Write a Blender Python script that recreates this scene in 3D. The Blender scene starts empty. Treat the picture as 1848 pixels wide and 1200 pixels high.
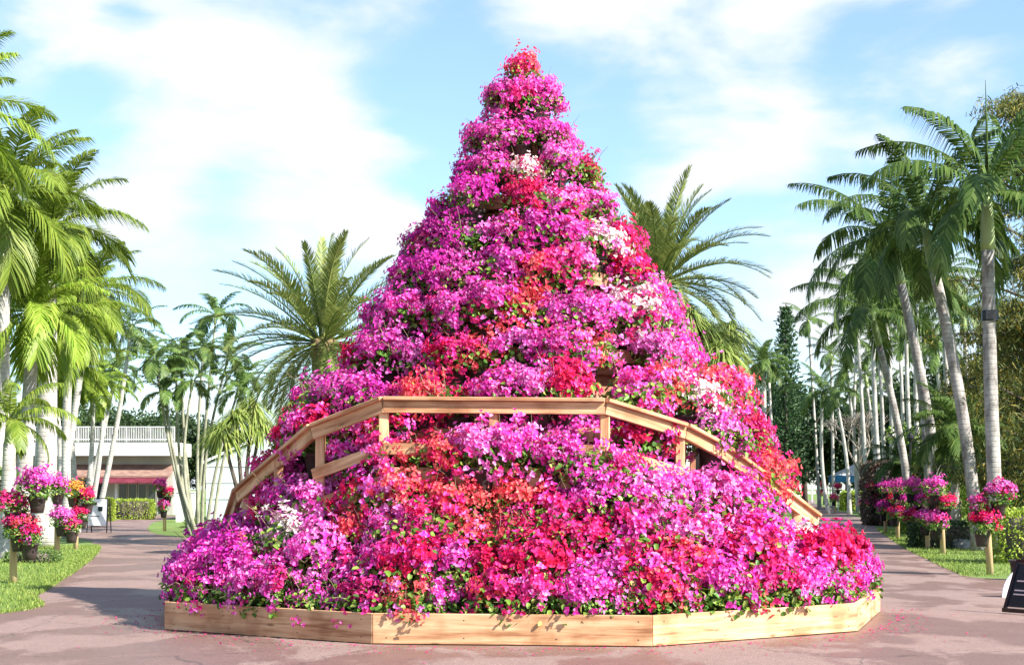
import bpy, math, random
import numpy as np
from mathutils import Vector, Matrix
# ---------------------------------------------------------------- camera, sky, sun
S = bpy.context.scene
COL = S.collection
F = 2800.0; CX = 924.0; HY = 880.0; CH = 1.5
cam = bpy.data.cameras.new("camera"); co = bpy.data.objects.new("camera", cam); COL.objects.link(co)
co.location = (0, 0, CH); co.rotation_euler = (math.pi/2, 0, 0)
cam.sensor_width = 36; cam.lens = 36*F/1848; cam.shift_y = (HY-600)/1848
cam.clip_start = 0.1; cam.clip_end = 3000
S.camera = co
S.view_settings.view_transform = 'Standard'; S.view_settings.look = 'None'
S.view_settings.exposure = 1.38; S.view_settings.gamma = 1
SD = Vector((0.85, -0.527, 0)).normalized(); EL = math.radians(38)
SD = Vector((SD.x*math.cos(EL), SD.y*math.cos(EL), math.sin(EL)))
sl = bpy.data.lights.new("sun", 'SUN'); sl.energy = 5.0; sl.angle = math.radians(0.5); sl.color = (1, .95, .87)
so = bpy.data.objects.new("sun", sl); COL.objects.link(so); so.rotation_euler = SD.to_track_quat('Z', 'Y').to_euler(); so.location = (20, -20, 30)
W = bpy.data.worlds.new("World"); S.world = W; W.use_nodes = True
def world():
    nt = W.node_tree; nt.nodes.clear(); N = nt.nodes.new; L = nt.links.new
    out = N('ShaderNodeOutputWorld'); bg = N('ShaderNodeBackground'); bg.inputs[1].default_value = 0.1
    sky = N('ShaderNodeTexSky'); sky.sky_type = 'NISHITA'; sky.sun_disc = False
    sky.sun_elevation = EL; sky.sun_rotation = math.atan2(SD.x, SD.y); sky.dust_density = 0.4; sky.ozone_density = 1.3
    tc = N('ShaderNodeTexCoord')
    mp = N('ShaderNodeMapping'); mp.inputs['Scale'].default_value = (6.0, 6.0, 13.0); mp.inputs['Location'].default_value = (.9, 0.3, .4)
    L(tc.outputs['Generated'], mp.inputs[0])
    nz = N('ShaderNodeTexNoise'); nz.inputs['Scale'].default_value = 1.0; nz.inputs['Detail'].default_value = 9; nz.inputs['Roughness'].default_value = .5
    nz.inputs['Distortion'].default_value = .25
    L(mp.outputs[0], nz.inputs['Vector'])
    acc = None
    # cloud masses, as directions in the sky: (x/y, z/y, radius, weight)
    for (x, z, r, w) in [(-.17, .24, .075, .34), (-.235, .27, .06, .2), (-.09, .205, .06, .26), (-.31, .29, .06, .34), (-.13, .28, .05, .2), (.03, .31, .07, .30), (.11, .30, .07, .40),
                         (.17, .28, .04, .15), (.16, .215, .08, .34), (.23, .16, .08, .34), (.10, .15, .06, .24), (-.24, .19, .045, .3), (-.13, .14, .06, .16), (-.05, .15, .05, .12), (.29, .26, .06, .26),
                         (.06, .25, .05, -.15), (-.275, .245, .03, -.25), (-.185, .18, .03, -.2), (-.25, .305, .02, -.2), (-.04, .29, .03, -.25), (.22, .24, .03, -.15)]:
        d = Vector((x, 1, z)).normalized()
        vm = N('ShaderNodeVectorMath'); vm.operation = 'DISTANCE'; L(tc.outputs['Generated'], vm.inputs[0]); vm.inputs[1].default_value = d
        mr = N('ShaderNodeMapRange'); mr.interpolation_type = 'SMOOTHSTEP'; L(vm.outputs['Value'], mr.inputs[0])
        mr.inputs[1].default_value = 0; mr.inputs[2].default_value = r*1.35; mr.inputs[3].default_value = w*.95; mr.inputs[4].default_value = 0
        if acc is None: acc = mr.outputs[0]
        else:
            a = N('ShaderNodeMath'); L(acc, a.inputs[0]); L(mr.outputs[0], a.inputs[1]); acc = a.outputs[0]
    # low sky haze-white towards the horizon
    sp = N('ShaderNodeSeparateXYZ'); L(tc.outputs['Generated'], sp.inputs[0])
    hz = N('ShaderNodeMapRange'); L(sp.outputs[2], hz.inputs[0]); hz.inputs[1].default_value = 0; hz.inputs[2].default_value = .2; hz.inputs[3].default_value = .13; hz.inputs[4].default_value = 0
    a = N('ShaderNodeMath'); L(acc, a.inputs[0]); L(hz.outputs[0], a.inputs[1])
    na = N('ShaderNodeMath'); na.operation = 'MULTIPLY_ADD'; L(nz.outputs['Fac'], na.inputs[0]); na.inputs[1].default_value = 2.5; na.inputs[2].default_value = -.80
    b = N('ShaderNodeMath'); L(a.outputs[0], b.inputs[0]); L(na.outputs[0], b.inputs[1])
    cr = N('ShaderNodeMapRange'); cr.interpolation_type = 'SMOOTHSTEP'; L(b.outputs[0], cr.inputs[0]); cr.inputs[1].default_value = .44; cr.inputs[2].default_value = .92
    cr.inputs[3].default_value = .12
    n2 = N('ShaderNodeTexNoise'); n2.inputs['Scale'].default_value = 3; n2.inputs['Detail'].default_value = 5; L(mp.outputs[0], n2.inputs['Vector'])
    cc = N('ShaderNodeMix'); cc.data_type = 'RGBA'; L(n2.outputs['Fac'], cc.inputs[0])
    cc.inputs[6].default_value = (3.5, 3.85, 4.2, 1); cc.inputs[7].default_value = (4.5, 4.5, 4.55, 1)
    sk = N('ShaderNodeMix'); sk.data_type = 'RGBA'; sk.blend_type = 'MULTIPLY'; sk.inputs[0].default_value = 1
    L(sky.outputs[0], sk.inputs[6]); sk.inputs[7].default_value = (.80, .945, 1.10, 1)
    mx = N('ShaderNodeMix'); mx.data_type = 'RGBA'; L(cr.outputs[0], mx.inputs[0]); L(sk.outputs[2], mx.inputs[6]); L(cc.outputs[2], mx.inputs[7])
    L(mx.outputs[2], bg.inputs[0]); L(bg.outputs[0], out.inputs[0])
world()
# ---------------------------------------------------------------- helpers
rng = np.random.default_rng(7); random.seed(7)
def at(px, py, Y): return Vector(((px-CX)/F*Y, Y, CH+(HY-py)/F*Y))
def g(px, py, z=0.0):
    Y = (CH-z)*F/(py-HY); return Vector(((px-CX)/F*Y, Y, z))
def px_of(p): return CX+F*p[0]/p[1], HY-F*(p[2]-CH)/p[1]
def tag(o, label=None, cat=None, group=None, kind=None):
    if label: o['label'] = label
    if cat: o['category'] = cat
    if group: o['group'] = group
    if kind: o['kind'] = kind
    return o
def empty(name, loc, label=None, cat=None, group=None, rz=0):
    o = bpy.data.objects.new(name, None); COL.objects.link(o); o.location = loc; o.rotation_euler = (0, 0, rz); o.empty_display_size = .2
    return tag(o, label, cat, group)
def link(name, me, mat=None, parent=None, loc=None):
    o = bpy.data.objects.new(name, me); COL.objects.link(o)
    if mat and len(me.materials) == 0: me.materials.append(mat)
    if parent: o.parent = parent
    if loc is not None: o.location = loc
    return o
def mesh_np(name, V, Q, smooth=False):
    me = bpy.data.meshes.new(name); V = np.asarray(V, dtype=np.float32); Q = np.asarray(Q, dtype=np.int32)
    me.vertices.add(len(V)); me.vertices.foreach_set('co', V.ravel())
    me.loops.add(Q.size); me.loops.foreach_set('vertex_index', Q.ravel())
    me.polygons.add(len(Q)); me.polygons.foreach_set('loop_start', np.arange(0, Q.size, 4, dtype=np.int32))
    if smooth: me.polygons.foreach_set('use_smooth', np.ones(len(Q), dtype=bool))
    me.update(calc_edges=True); return me
class MB:
    def __init__(s): s.v = []; s.f = []
    def add(s, v, f):
        n = len(s.v); s.v += [tuple(p) for p in v]; s.f += [tuple(i+n for i in q) for q in f]; return s
    def box(s, c, d, rz=0, rx=0):
        M = Matrix.Rotation(rz, 3, 'Z') @ Matrix.Rotation(rx, 3, 'X'); v = []
        for x in (-1, 1):
            for y in (-1, 1):
                for z in (-1, 1): v.append(Vector(c)+M@Vector((x*d[0]/2, y*d[1]/2, z*d[2]/2)))
        return s.add(v, [(0, 1, 3, 2), (4, 6, 7, 5), (0, 4, 5, 1), (2, 3, 7, 6), (0, 2, 6, 4), (1, 5, 7, 3)])
    def tube(s, pts, rad, n=8, cap=True):
        pts = [Vector(p) for p in pts]; R = []
        for i, p in enumerate(pts):
            t = (pts[min(i+1, len(pts)-1)]-pts[max(i-1, 0)]).normalized()
            a = Vector((1, 0, 0)) if abs(t.x) < .8 else Vector((0, 1, 0)); u = t.cross(a).normalized(); w = t.cross(u)
            r = rad[i] if hasattr(rad, '__len__') else rad
            R += [p+(u*math.cos(k*2*math.pi/n)+w*math.sin(k*2*math.pi/n))*r for k in range(n)]
        f = [(i*n+k, i*n+(k+1) % n, (i+1)*n+(k+1) % n, (i+1)*n+k) for i in range(len(pts)-1) for k in range(n)]
        if cap: f += [tuple(range(n-1, -1, -1)), tuple((len(pts)-1)*n+k for k in range(n))]
        return s.add(R, f)
    def lathe(s, prof, n=16, c=(0, 0, 0)):
        v = [(c[0]+r*math.cos(k*2*math.pi/n), c[1]+r*math.sin(k*2*math.pi/n), c[2]+z) for r, z in prof for k in range(n)]
        f = [(i*n+k, i*n+(k+1) % n, (i+1)*n+(k+1) % n, (i+1)*n+k) for i in range(len(prof)-1) for k in range(n)]
        return s.add(v, f)
    def mesh(s, name, smooth=False):
        me = bpy.data.meshes.new(name); me.from_pydata(s.v, [], s.f)
        if smooth: me.polygons.foreach_set('use_smooth', [True]*len(me.polygons))
        me.update(); return me
    def build(s, name, mat, parent=None, smooth=False): return link(name, s.mesh(name, smooth), mat, parent)
def bar(name, p0, p1, w, h, mat, parent, bev=.006, mitre=0):
    """plank from p0 to p1 in its own frame (X along its length), w across, h tall"""
    p0 = Vector(p0); p1 = Vector(p1); d = p1-p0; L = d.length; x = d.normalized()
    y = Vector((0, 0, 1)).cross(x)
    if y.length < 1e-3: y = Vector((0, 1, 0))
    y.normalize(); z = x.cross(y)
    me = bpy.data.meshes.new(name); v = []
    for sx in (-L/2, L/2):
        m = mitre
        for (a, b) in ((-w/2+bev, -h/2), (w/2-bev, -h/2), (w/2, -h/2+bev), (w/2, h/2-bev), (w/2-bev, h/2), (-w/2+bev, h/2), (-w/2, h/2-bev), (-w/2, -h/2+bev)):
            v.append((sx+(a*m if sx > 0 else -a*m), a, b))
    f = [(k, (k+1) % 8, 8+(k+1) % 8, 8+k) for k in range(8)] + [tuple(range(7, -1, -1)), tuple(range(8, 16))]
    me.from_pydata(v, [], f); me.update()
    o = link(name, me, mat, parent); c = (p0+p1)/2
    M = Matrix((x, y, z)).transposed().to_4x4(); M.translation = c
    o.matrix_basis = M if not parent else Matrix.Translation(-Vector(parent.location)) @ M
    return o
# ---- materials
def newmat(name):
    m = bpy.data.materials.new(name); m.use_nodes = True; nt = m.node_tree; nt.nodes.clear()
    return m, nt, nt.nodes.new, nt.links.new
def ramp(N, L, fac, stops):
    r = N('ShaderNodeValToRGB'); L(fac, r.inputs[0]); e = r.color_ramp.elements
    while len(e) < len(stops): e.new(.5)
    for i, (p, c) in enumerate(stops): e[i].position = p; e[i].color = (*c, 1)
    return r.outputs[0]
def leafmat(name, cols, trans=.35, rough=.5, tcol=None, spec=.3):
    """thin leaf or bract: colour picked per leaf, light passes through"""
    m, nt, N, L = newmat(name); geo = N('ShaderNodeNewGeometry')
    n = len(cols); c = ramp(N, L, geo.outputs['Random Per Island'], [(i/(max(1, n-1)), cols[i]) for i in range(n)])
    oi = N('ShaderNodeObjectInfo'); hs = N('ShaderNodeHueSaturation'); L(c, hs.inputs['Color'])
    mr = N('ShaderNodeMapRange'); L(oi.outputs['Random'], mr.inputs[0]); mr.inputs[3].default_value = .82; mr.inputs[4].default_value = 1.12; L(mr.outputs[0], hs.inputs['Value'])
    p = N('ShaderNodeBsdfPrincipled'); L(hs.outputs[0], p.inputs['Base Color']); p.inputs['Roughness'].default_value = rough; p.inputs['Specular IOR Level'].default_value = spec
    t = N('ShaderNodeBsdfTranslucent'); L(hs.outputs[0], t.inputs[0])
    if tcol:
        mm = N('ShaderNodeMix'); mm.data_type = 'RGBA'; mm.blend_type = 'MULTIPLY'; mm.inputs[0].default_value = 1; L(hs.outputs[0], mm.inputs[6]); mm.inputs[7].default_value = (*tcol, 1); L(mm.outputs[2], t.inputs[0])
    x = N('ShaderNodeMixShader'); x.inputs[0].default_value = trans; L(p.outputs[0], x.inputs[1]); L(t.outputs[0], x.inputs[2])
    o = N('ShaderNodeOutputMaterial'); L(x.outputs[0], o.inputs[0]); return m
def surf(name, c1, c2, scale=(3, 3, 3), nscale=1.0, detail=5, rough=.75, bump=.2, lo=.35, hi=.65, coord='Object', spec=.3, dist=0, bdist=.01):
    m, nt, N, L = newmat(name); tc = N('ShaderNodeTexCoord'); mp = N('ShaderNodeMapping'); mp.inputs['Scale'].default_value = scale; L(tc.outputs[coord], mp.inputs[0])
    nz = N('ShaderNodeTexNoise'); nz.inputs['Scale'].default_value = nscale; nz.inputs['Detail'].default_value = detail; nz.inputs['Distortion'].default_value = dist; L(mp.outputs[0], nz.inputs[0])
    c = ramp(N, L, nz.outputs['Fac'], [(lo, c1), (hi, c2)])
    p = N('ShaderNodeBsdfPrincipled'); L(c, p.inputs['Base Color']); p.inputs['Roughness'].default_value = rough; p.inputs['Specular IOR Level'].default_value = spec
    b = N('ShaderNodeBump'); b.inputs['Strength'].default_value = bump; b.inputs['Distance'].default_value = bdist; L(nz.outputs['Fac'], b.inputs['Height']); L(b.outputs[0], p.inputs['Normal'])
    o = N('ShaderNodeOutputMaterial'); L(p.outputs[0], o.inputs[0]); return m
def woodmat(name, dark, mid, light):
    m, nt, N, L = newmat(name); tc = N('ShaderNodeTexCoord'); oi = N('ShaderNodeObjectInfo')
    of = N('ShaderNodeVectorMath'); of.operation = 'SCALE'; of.inputs[0].default_value = (31, 17, 23); L(oi.outputs['Random'], of.inputs['Scale'])
    ad = N('ShaderNodeVectorMath'); L(tc.outputs['Object'], ad.inputs[0]); L(of.outputs[0], ad.inputs[1])
    # knots bend the grain
    mk = N('ShaderNodeMapping'); mk.inputs['Scale'].default_value = (2.1, 4, 6.5); L(ad.outputs[0], mk.inputs[0])
    vo = N('ShaderNodeTexVoronoi'); vo.inputs['Scale'].default_value = 1.0; L(mk.outputs[0], vo.inputs[0])
    mp = N('ShaderNodeMapping'); mp.inputs['Scale'].default_value = (.9, 9, 13); L(ad.outputs[0], mp.inputs[0])
    nz = N('ShaderNodeTexNoise'); nz.inputs['Scale'].default_value = 1.3; nz.inputs['Detail'].default_value = 4; nz.inputs['Distortion'].default_value = .6; L(mp.outputs[0], nz.inputs[0])
    mp2 = N('ShaderNodeMapping'); mp2.inputs['Scale'].default_value = (4, 90, 120); L(ad.outputs[0], mp2.inputs[0])
    n2 = N('ShaderNodeTexNoise'); n2.inputs['Scale'].default_value = 1; n2.inputs['Detail'].default_value = 3; L(mp2.outputs[0], n2.inputs[0])
    a = N('ShaderNodeMath'); a.operation = 'MULTIPLY_ADD'; L(n2.outputs['Fac'], a.inputs[0]); a.inputs[1].default_value = .35; L(nz.outputs['Fac'], a.inputs[2])
    c = ramp(N, L, a.outputs[0], [(.48, dark), (.64, mid), (.86, light)])
    kr = N('ShaderNodeMapRange'); kr.interpolation_type = 'SMOOTHSTEP'; L(vo.outputs['Distance'], kr.inputs[0]); kr.inputs[1].default_value = .05; kr.inputs[2].default_value = .15; kr.inputs[3].default_value = .75; kr.inputs[4].default_value = 0
    kx = N('ShaderNodeMix'); kx.data_type = 'RGBA'; L(kr.outputs[0], kx.inputs[0]); L(c, kx.inputs[6]); kx.inputs[7].default_value = (.16, .07, .03, 1)
    wv = N('ShaderNodeHueSaturation'); L(kx.outputs[2], wv.inputs['Color']); mr = N('ShaderNodeMapRange'); L(oi.outputs['Random'], mr.inputs[0]); mr.inputs[3].default_value = .85; mr.inputs[4].default_value = 1.12; L(mr.outputs[0], wv.inputs['Value'])
    sn = N('ShaderNodeTexNoise'); sn.inputs['Scale'].default_value = 2.6; sn.inputs['Detail'].default_value = 6; L(ad.outputs[0], sn.inputs[0])
    sx = N('ShaderNodeMix'); sx.data_type = 'RGBA'; sx.blend_type = 'MULTIPLY'; sx.inputs[0].default_value = 1; L(wv.outputs[0], sx.inputs[6]); L(ramp(N, L, sn.outputs['Fac'], [(.36, (.70, .62, .56)), (.52, (1, 1, 1))]), sx.inputs[7])
    p = N('ShaderNodeBsdfPrincipled'); L(sx.outputs[2], p.inputs['Base Color']); p.inputs['Roughness'].default_value = .6; p.inputs['Specular IOR Level'].default_value = .25
    b = N('ShaderNodeBump'); b.inputs['Strength'].default_value = .25; b.inputs['Distance'].default_value = .004; L(a.outputs[0], b.inputs['Height']); L(b.outputs[0], p.inputs['Normal'])
    o = N('ShaderNodeOutputMaterial'); L(p.outputs[0], o.inputs[0]); return m
M = {}
M['wood'] = woodmat('cedar', (.33, .15, .07), (.54, .30, .155), (.68, .44, .25))
M['wood_red'] = woodmat('red_cedar', (.26, .11, .06), (.42, .2, .12), (.55, .30, .19))
M['post'] = surf('peeled_post', (.42, .29, .15), (.62, .46, .27), (8, 8, 2), 1, 5, .7)
M['soil'] = surf('soil', (.012, .008, .006), (.035, .024, .018), (9, 9, 9), 2, 8, .95, .8)
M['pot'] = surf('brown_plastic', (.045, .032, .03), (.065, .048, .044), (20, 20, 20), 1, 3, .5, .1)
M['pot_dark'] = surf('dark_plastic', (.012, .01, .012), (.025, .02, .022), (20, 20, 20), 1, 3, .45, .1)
M['stem'] = surf('stem', (.16, .12, .07), (.30, .24, .14), (20, 20, 20), 1, 3, .8)
M['white'] = surf('white_paint', (.52, .52, .50), (.66, .66, .64), (2, 2, 2), 1, 4, .5, .05)
M['cream'] = surf('cream_wall', (.36, .34, .30), (.46, .44, .39), (.6, .6, .6), 1, 6, .8, .1)  # taken darker, so the facade's shade sits in the wall colour
M['roof'] = surf('brown_shingle', (.19, .11, .085), (.30, .19, .15), (3, 3, 9), 1, 5, .85, .4)  # eave colour also darkened to carry the facade's shade
M['awning'] = surf('burgundy_canvas', (.11, .012, .025), (.18, .03, .05), (3, 3, 3), 1, 4, .7)
M['black'] = surf('black_metal', (.008, .008, .009), (.02, .02, .022), (9, 9, 9), 1, 3, .4, .05)
M['glass'] = surf('dark_glass', (.02, .028, .028), (.05, .06, .055), (.6, .6, .6), 1, 4, .08, 0, spec=.6)
M['metal'] = surf('painted_sheet', (.50, .56, .62), (.62, .68, .73), (.6, .6, 3), 1, 4, .45, .1)
M['stone'] = surf('stone', (.10, .10, .09), (.34, .33, .30), (4, 4, 4), 1, 8, .9, .6)
M['board_white'] = surf('sign_white', (.62, .62, .62), (.8, .8, .8), (3, 3, 3), 1, 4, .4, 0)
M['teal'] = surf('sign_teal', (.004, .014, .016), (.008, .022, .025), (3, 3, 3), 1, 4, .5, 0)
M['blue'] = surf('blue_canvas', (.04, .22, .48), (.07, .3, .58), (1, 1, 1), 1, 3, .7)
def trunkmat(name, c1, c2, ring=(.16, .14, .12), dens=9.0, ringw=.25):
    m, nt, N, L = newmat(name); tc = N('ShaderNodeTexCoord'); mp = N('ShaderNodeMapping'); mp.inputs['Scale'].default_value = (5, 5, 2.2); L(tc.outputs['Object'], mp.inputs[0])
    nz = N('ShaderNodeTexNoise'); nz.inputs['Scale'].default_value = 1; nz.inputs['Detail'].default_value = 7; nz.inputs['Roughness'].default_value = .65; L(mp.outputs[0], nz.inputs[0])
    c = ramp(N, L, nz.outputs['Fac'], [(.35, c1), (.62, c2)])
    wv = N('ShaderNodeTexWave'); wv.wave_type = 'BANDS'; wv.bands_direction = 'Z'; wv.inputs['Scale'].default_value = dens/6.28*1.9; wv.inputs['Distortion'].default_value = 2.4; wv.inputs['Detail'].default_value = 3; L(tc.outputs['Object'], wv.inputs[0])
    rr = N('ShaderNodeMapRange'); L(wv.outputs['Fac'], rr.inputs[0]); rr.inputs[1].default_value = 0; rr.inputs[2].default_value = .22; rr.inputs[3].default_value = ringw*1.6; rr.inputs[4].default_value = 0
    mx = N('ShaderNodeMix'); mx.data_type = 'RGBA'; L(rr.outputs[0], mx.inputs[0]); L(c, mx.inputs[6]); mx.inputs[7].default_value = (*ring, 1)
    p = N('ShaderNodeBsdfPrincipled'); L(mx.outputs[2], p.inputs['Base Color']); p.inputs['Roughness'].default_value = .85
    b = N('ShaderNodeBump'); b.inputs['Strength'].default_value = .5; b.inputs['Distance'].default_value = .02; L(rr.outputs[0], b.inputs['Height']); b.invert = True; L(b.outputs[0], p.inputs['Normal'])
    o = N('ShaderNodeOutputMaterial'); L(p.outputs[0], o.inputs[0]); return m
M['trunk'] = trunkmat('grey_palm_trunk', (.13, .11, .10), (.42, .39, .36))
M['trunk_pale'] = trunkmat('pale_palm_trunk', (.26, .245, .22), (.52, .50, .46), (.25, .23, .2), 10, .3)
M['trunk_thin'] = trunkmat('slender_palm_trunk', (.15, .15, .10), (.34, .34, .25), (.16, .15, .1), 16, .35)
M['trunk_date'] = surf('date_trunk', (.10, .065, .035), (.32, .22, .11), (6, 6, 14), 1, 6, .9, 1.0, bdist=.05)
M['bark'] = surf('bark', (.05, .04, .032), (.15, .12, .10), (5, 5, 2), 1, 7, .9, .8)
M['shaft'] = surf('green_crownshaft', (.17, .24, .08), (.36, .42, .2), (3, 3, .8), 1, 4, .4, .05)
M['shaft_brown'] = surf('brown_crownshaft', (.22, .12, .08), (.45, .3, .22), (3, 3, .8), 1, 4, .6, .1)
M['f_right'] = leafmat('dark_palm_leaf', [(.04, .085, .018), (.08, .145, .03), (.16, .22, .06)], .32, .5, spec=.22)
M['f_left'] = leafmat('bright_palm_leaf', [(.15, .27, .02), (.25, .38, .04), (.40, .48, .09), (.24, .36, .03)], .42, .45, spec=.3)
M['f_leftd'] = leafmat('mid_palm_leaf', [(.10, .17, .02), (.18, .26, .03), (.30, .36, .06)], .38, .45, spec=.3)
M['f_date'] = leafmat('date_leaf', [(.10, .15, .035), (.19, .25, .06), (.36, .38, .12)], .22, .5, spec=.3)
M['f_thin'] = leafmat('slender_palm_leaf', [(.05, .11, .025), (.11, .19, .045), (.22, .29, .08)], .3, .45)
M['f_strap'] = leafmat('strap_leaf', [(.16, .24, .05), (.28, .37, .08), (.42, .46, .14)], .35, .45)
M['f_far'] = leafmat('far_tree_leaf', [(.02, .045, .018), (.045, .08, .028), (.07, .12, .04)], .2, .6)
M['f_dark'] = leafmat('conifer_leaf', [(.012, .035, .015), (.03, .065, .025), (.045, .085, .03)], .15, .6)
M['f_fine'] = leafmat('fine_tree_leaf', [(.03, .05, .015), (.07, .11, .03), (.17, .18, .04), (.32, .24, .04)], .3, .6)
M['f_lime'] = leafmat('lime_hedge_leaf', [(.18, .28, .03), (.3, .4, .05), (.42, .46, .07)], .3, .5)
M['f_hedge'] = leafmat('hedge_leaf', [(.07, .14, .02), (.16, .26, .035), (.28, .36, .06)], .3, .5)
M['f_redleaf'] = leafmat('copper_shrub_leaf', [(.08, .04, .035), (.15, .09, .07), (.05, .07, .03)], .25, .5)
M['f_boug'] = leafmat('bougainvillea_leaf', [(.04, .12, .015), (.09, .22, .03), (.2, .33, .045), (.42, .47, .12)], .35, .45, spec=.4)
M['twig'] = surf('twig', (.2, .17, .14), (.36, .32, .28), (9, 9, 9), 1, 3, .9)
M['f_far_palm'] = leafmat('far_palm_leaf', [(.05, .10, .02), (.09, .16, .035), (.17, .24, .07)], .3, .5)
M['f_norfolk'] = leafmat('norfolk_leaf', [(.03, .07, .03), (.06, .12, .045), (.09, .16, .06)], .15, .6)
BC = {'M': [(.66, .018, .30), (.77, .035, .42), (.83, .09, .53), (.86, .30, .66), (.84, .14, .54), (.72, .025, .34)],
      'P': [(.78, .08, .46), (.84, .18, .60), (.86, .38, .70), (.80, .12, .52)],
      'K': [(.68, .015, .16), (.80, .035, .25), (.83, .11, .38), (.58, .01, .11), (.80, .03, .32)],
      'R': [(.54, .008, .045), (.70, .012, .08), (.78, .03, .16), (.44, .004, .03), (.76, .02, .24)],
      'C': [(.78, .06, .07), (.84, .15, .14), (.80, .04, .14), (.85, .26, .20)],
      'W': [(.82, .66, .64), (.85, .78, .70), (.82, .48, .60), (.86, .82, .74)],
      'O': [(.82, .33, .03), (.85, .48, .09), (.80, .24, .06), (.86, .6, .2)],
      'D': [(.50, .01, .28), (.64, .025, .40), (.72, .07, .48), (.40, .008, .2)]}
BM = {k: leafmat('bract_'+k, v, .30, .55, spec=.15) for k, v in BC.items()}
CN = {'M': 'magenta', 'P': 'pale orchid', 'K': 'hot pink', 'R': 'crimson', 'C': 'coral', 'W': 'white', 'O': 'golden orange', 'D': 'purple'}
# ---------------------------------------------------------------- ground, paths
def asphalt():
    m, nt, N, L = newmat('red_asphalt'); tc = N('ShaderNodeTexCoord')
    def nz(sc, det, scale=(1, 1, 1), dist=0, rough=.5):
        mp = N('ShaderNodeMapping'); mp.inputs['Scale'].default_value = scale; L(tc.outputs['Object'], mp.inputs[0])
        n = N('ShaderNodeTexNoise'); n.inputs['Scale'].default_value = sc; n.inputs['Detail'].default_value = det; n.inputs['Distortion'].default_value = dist; n.inputs['Roughness'].default_value = rough
        L(mp.outputs[0], n.inputs[0]); return n.outputs['Fac']
    fine = nz(90, 2); mid = nz(2.2, 6); big = nz(.75, 6, (1, .6, 1), .35, .6)
    c = ramp(N, L, fine, [(.3, (.135, .084, .068)), (.5, (.225, .147, .122)), (.72, (.35, .245, .21))])
    damp = N('ShaderNodeMapRange'); damp.interpolation_type = 'SMOOTHSTEP'; L(big, damp.inputs[0]); damp.inputs[1].default_value = .46; damp.inputs[2].default_value = .54
    mx = N('ShaderNodeMix'); mx.data_type = 'RGBA'; mx.blend_type = 'MULTIPLY'; L(damp.outputs[0], mx.inputs[0]); L(c, mx.inputs[6]); mx.inputs[7].default_value = (.76, .69, .66, 1)
    m2 = N('ShaderNodeMix'); m2.data_type = 'RGBA'; m2.blend_type = 'MULTIPLY'; m2.inputs[0].default_value = .5; L(mx.outputs[2], m2.inputs[6]); L(ramp(N, L, mid, [(.3, (.72, .7, .7)), (.7, (1.0, 1.0, 1.0))]), m2.inputs[7])
    # cracks
    mp = N('ShaderNodeMapping'); mp.inputs['Scale'].default_value = (.24, .30, 1); mp.inputs['Location'].default_value = (.13, .37, 0)
    dn = N('ShaderNodeTexNoise'); dn.inputs['Scale'].default_value = 2.5; dn.inputs['Detail'].default_value = 5; L(tc.outputs['Object'], dn.inputs[0])
    ad = N('ShaderNodeMixRGB') if False else N('ShaderNodeVectorMath'); ad.operation = 'MULTIPLY_ADD'; L(dn.outputs['Color'], ad.inputs[0]); ad.inputs[1].default_value = (.5, .5, 0); L(tc.outputs['Object'], ad.inputs[2]); L(ad.outputs[0], mp.inputs[0])
    vo = N('ShaderNodeTexVoronoi'); vo.feature = 'DISTANCE_TO_EDGE'; vo.inputs['Scale'].default_value = 1; L(mp.outputs[0], vo.inputs[0])
    ck = N('ShaderNodeMapRange'); L(vo.outputs['Distance'], ck.inputs[0]); ck.inputs[1].default_value = .0008; ck.inputs[2].default_value = .0035; ck.inputs[3].default_value = .55; ck.inputs[4].default_value = 0
    m3 = N('ShaderNodeMix'); m3.data_type = 'RGBA'; L(ck.outputs[0], m3.inputs[0]); L(m2.outputs[2], m3.inputs[6]); m3.inputs[7].default_value = (.03, .025, .022, 1)
    p = N('ShaderNodeBsdfPrincipled'); L(m3.outputs[2], p.inputs['Base Color'])
    ro = N('ShaderNodeMapRange'); L(damp.outputs[0], ro.inputs[0]); ro.inputs[3].default_value = .85; ro.inputs[4].default_value = .48; L(ro.outputs[0], p.inputs['Roughness'])
    b = N('ShaderNodeBump'); b.inputs['Strength'].default_value = .35; b.inputs['Distance'].default_value = .004; L(fine, b.inputs['Height']); L(b.outputs[0], p.inputs['Normal'])
    o = N('ShaderNodeOutputMaterial'); L(p.outputs[0], o.inputs[0]); return m
def grassmat():
    m, nt, N, L = newmat('lawn'); tc = N('ShaderNodeTexCoord')
    def nz(sc, det):
        n = N('ShaderNodeTexNoise'); n.inputs['Scale'].default_value = sc; n.inputs['Detail'].default_value = det; L(tc.outputs['Object'], n.inputs[0]); return n.outputs['Fac']
    a = ramp(N, L, nz(45, 4), [(.3, (.05, .10, .015)), (.52, (.15, .23, .04)), (.75, (.30, .37, .09))])
    b2 = ramp(N, L, nz(.5, 6), [(.35, (.7, .8, .7)), (.7, (1.15, 1.05, 1.0))])
    mx = N('ShaderNodeMix'); mx.data_type = 'RGBA'; mx.blend_type = 'MULTIPLY'; mx.inputs[0].default_value = 1; L(a, mx.inputs[6]); L(b2, mx.inputs[7])
    p = N('ShaderNodeBsdfPrincipled'); L(mx.outputs[2], p.inputs['Base Color']); p.inputs['Roughness'].default_value = .9
    bp = N('ShaderNodeBump'); bp.inputs['Strength'].default_value = .8; bp.inputs['Distance'].default_value = .03; L(nz(45, 4), bp.inputs['Height']); L(bp.outputs[0], p.inputs['Normal'])
    o = N('ShaderNodeOutputMaterial'); L(p.outputs[0], o.inputs[0]); return m
M['asphalt'] = asphalt(); M['grass'] = grassmat()
M['blade'] = leafmat('grass_blade', [(.09, .16, .02), (.2, .29, .05), (.34, .38, .1)], .3, .6)
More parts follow.
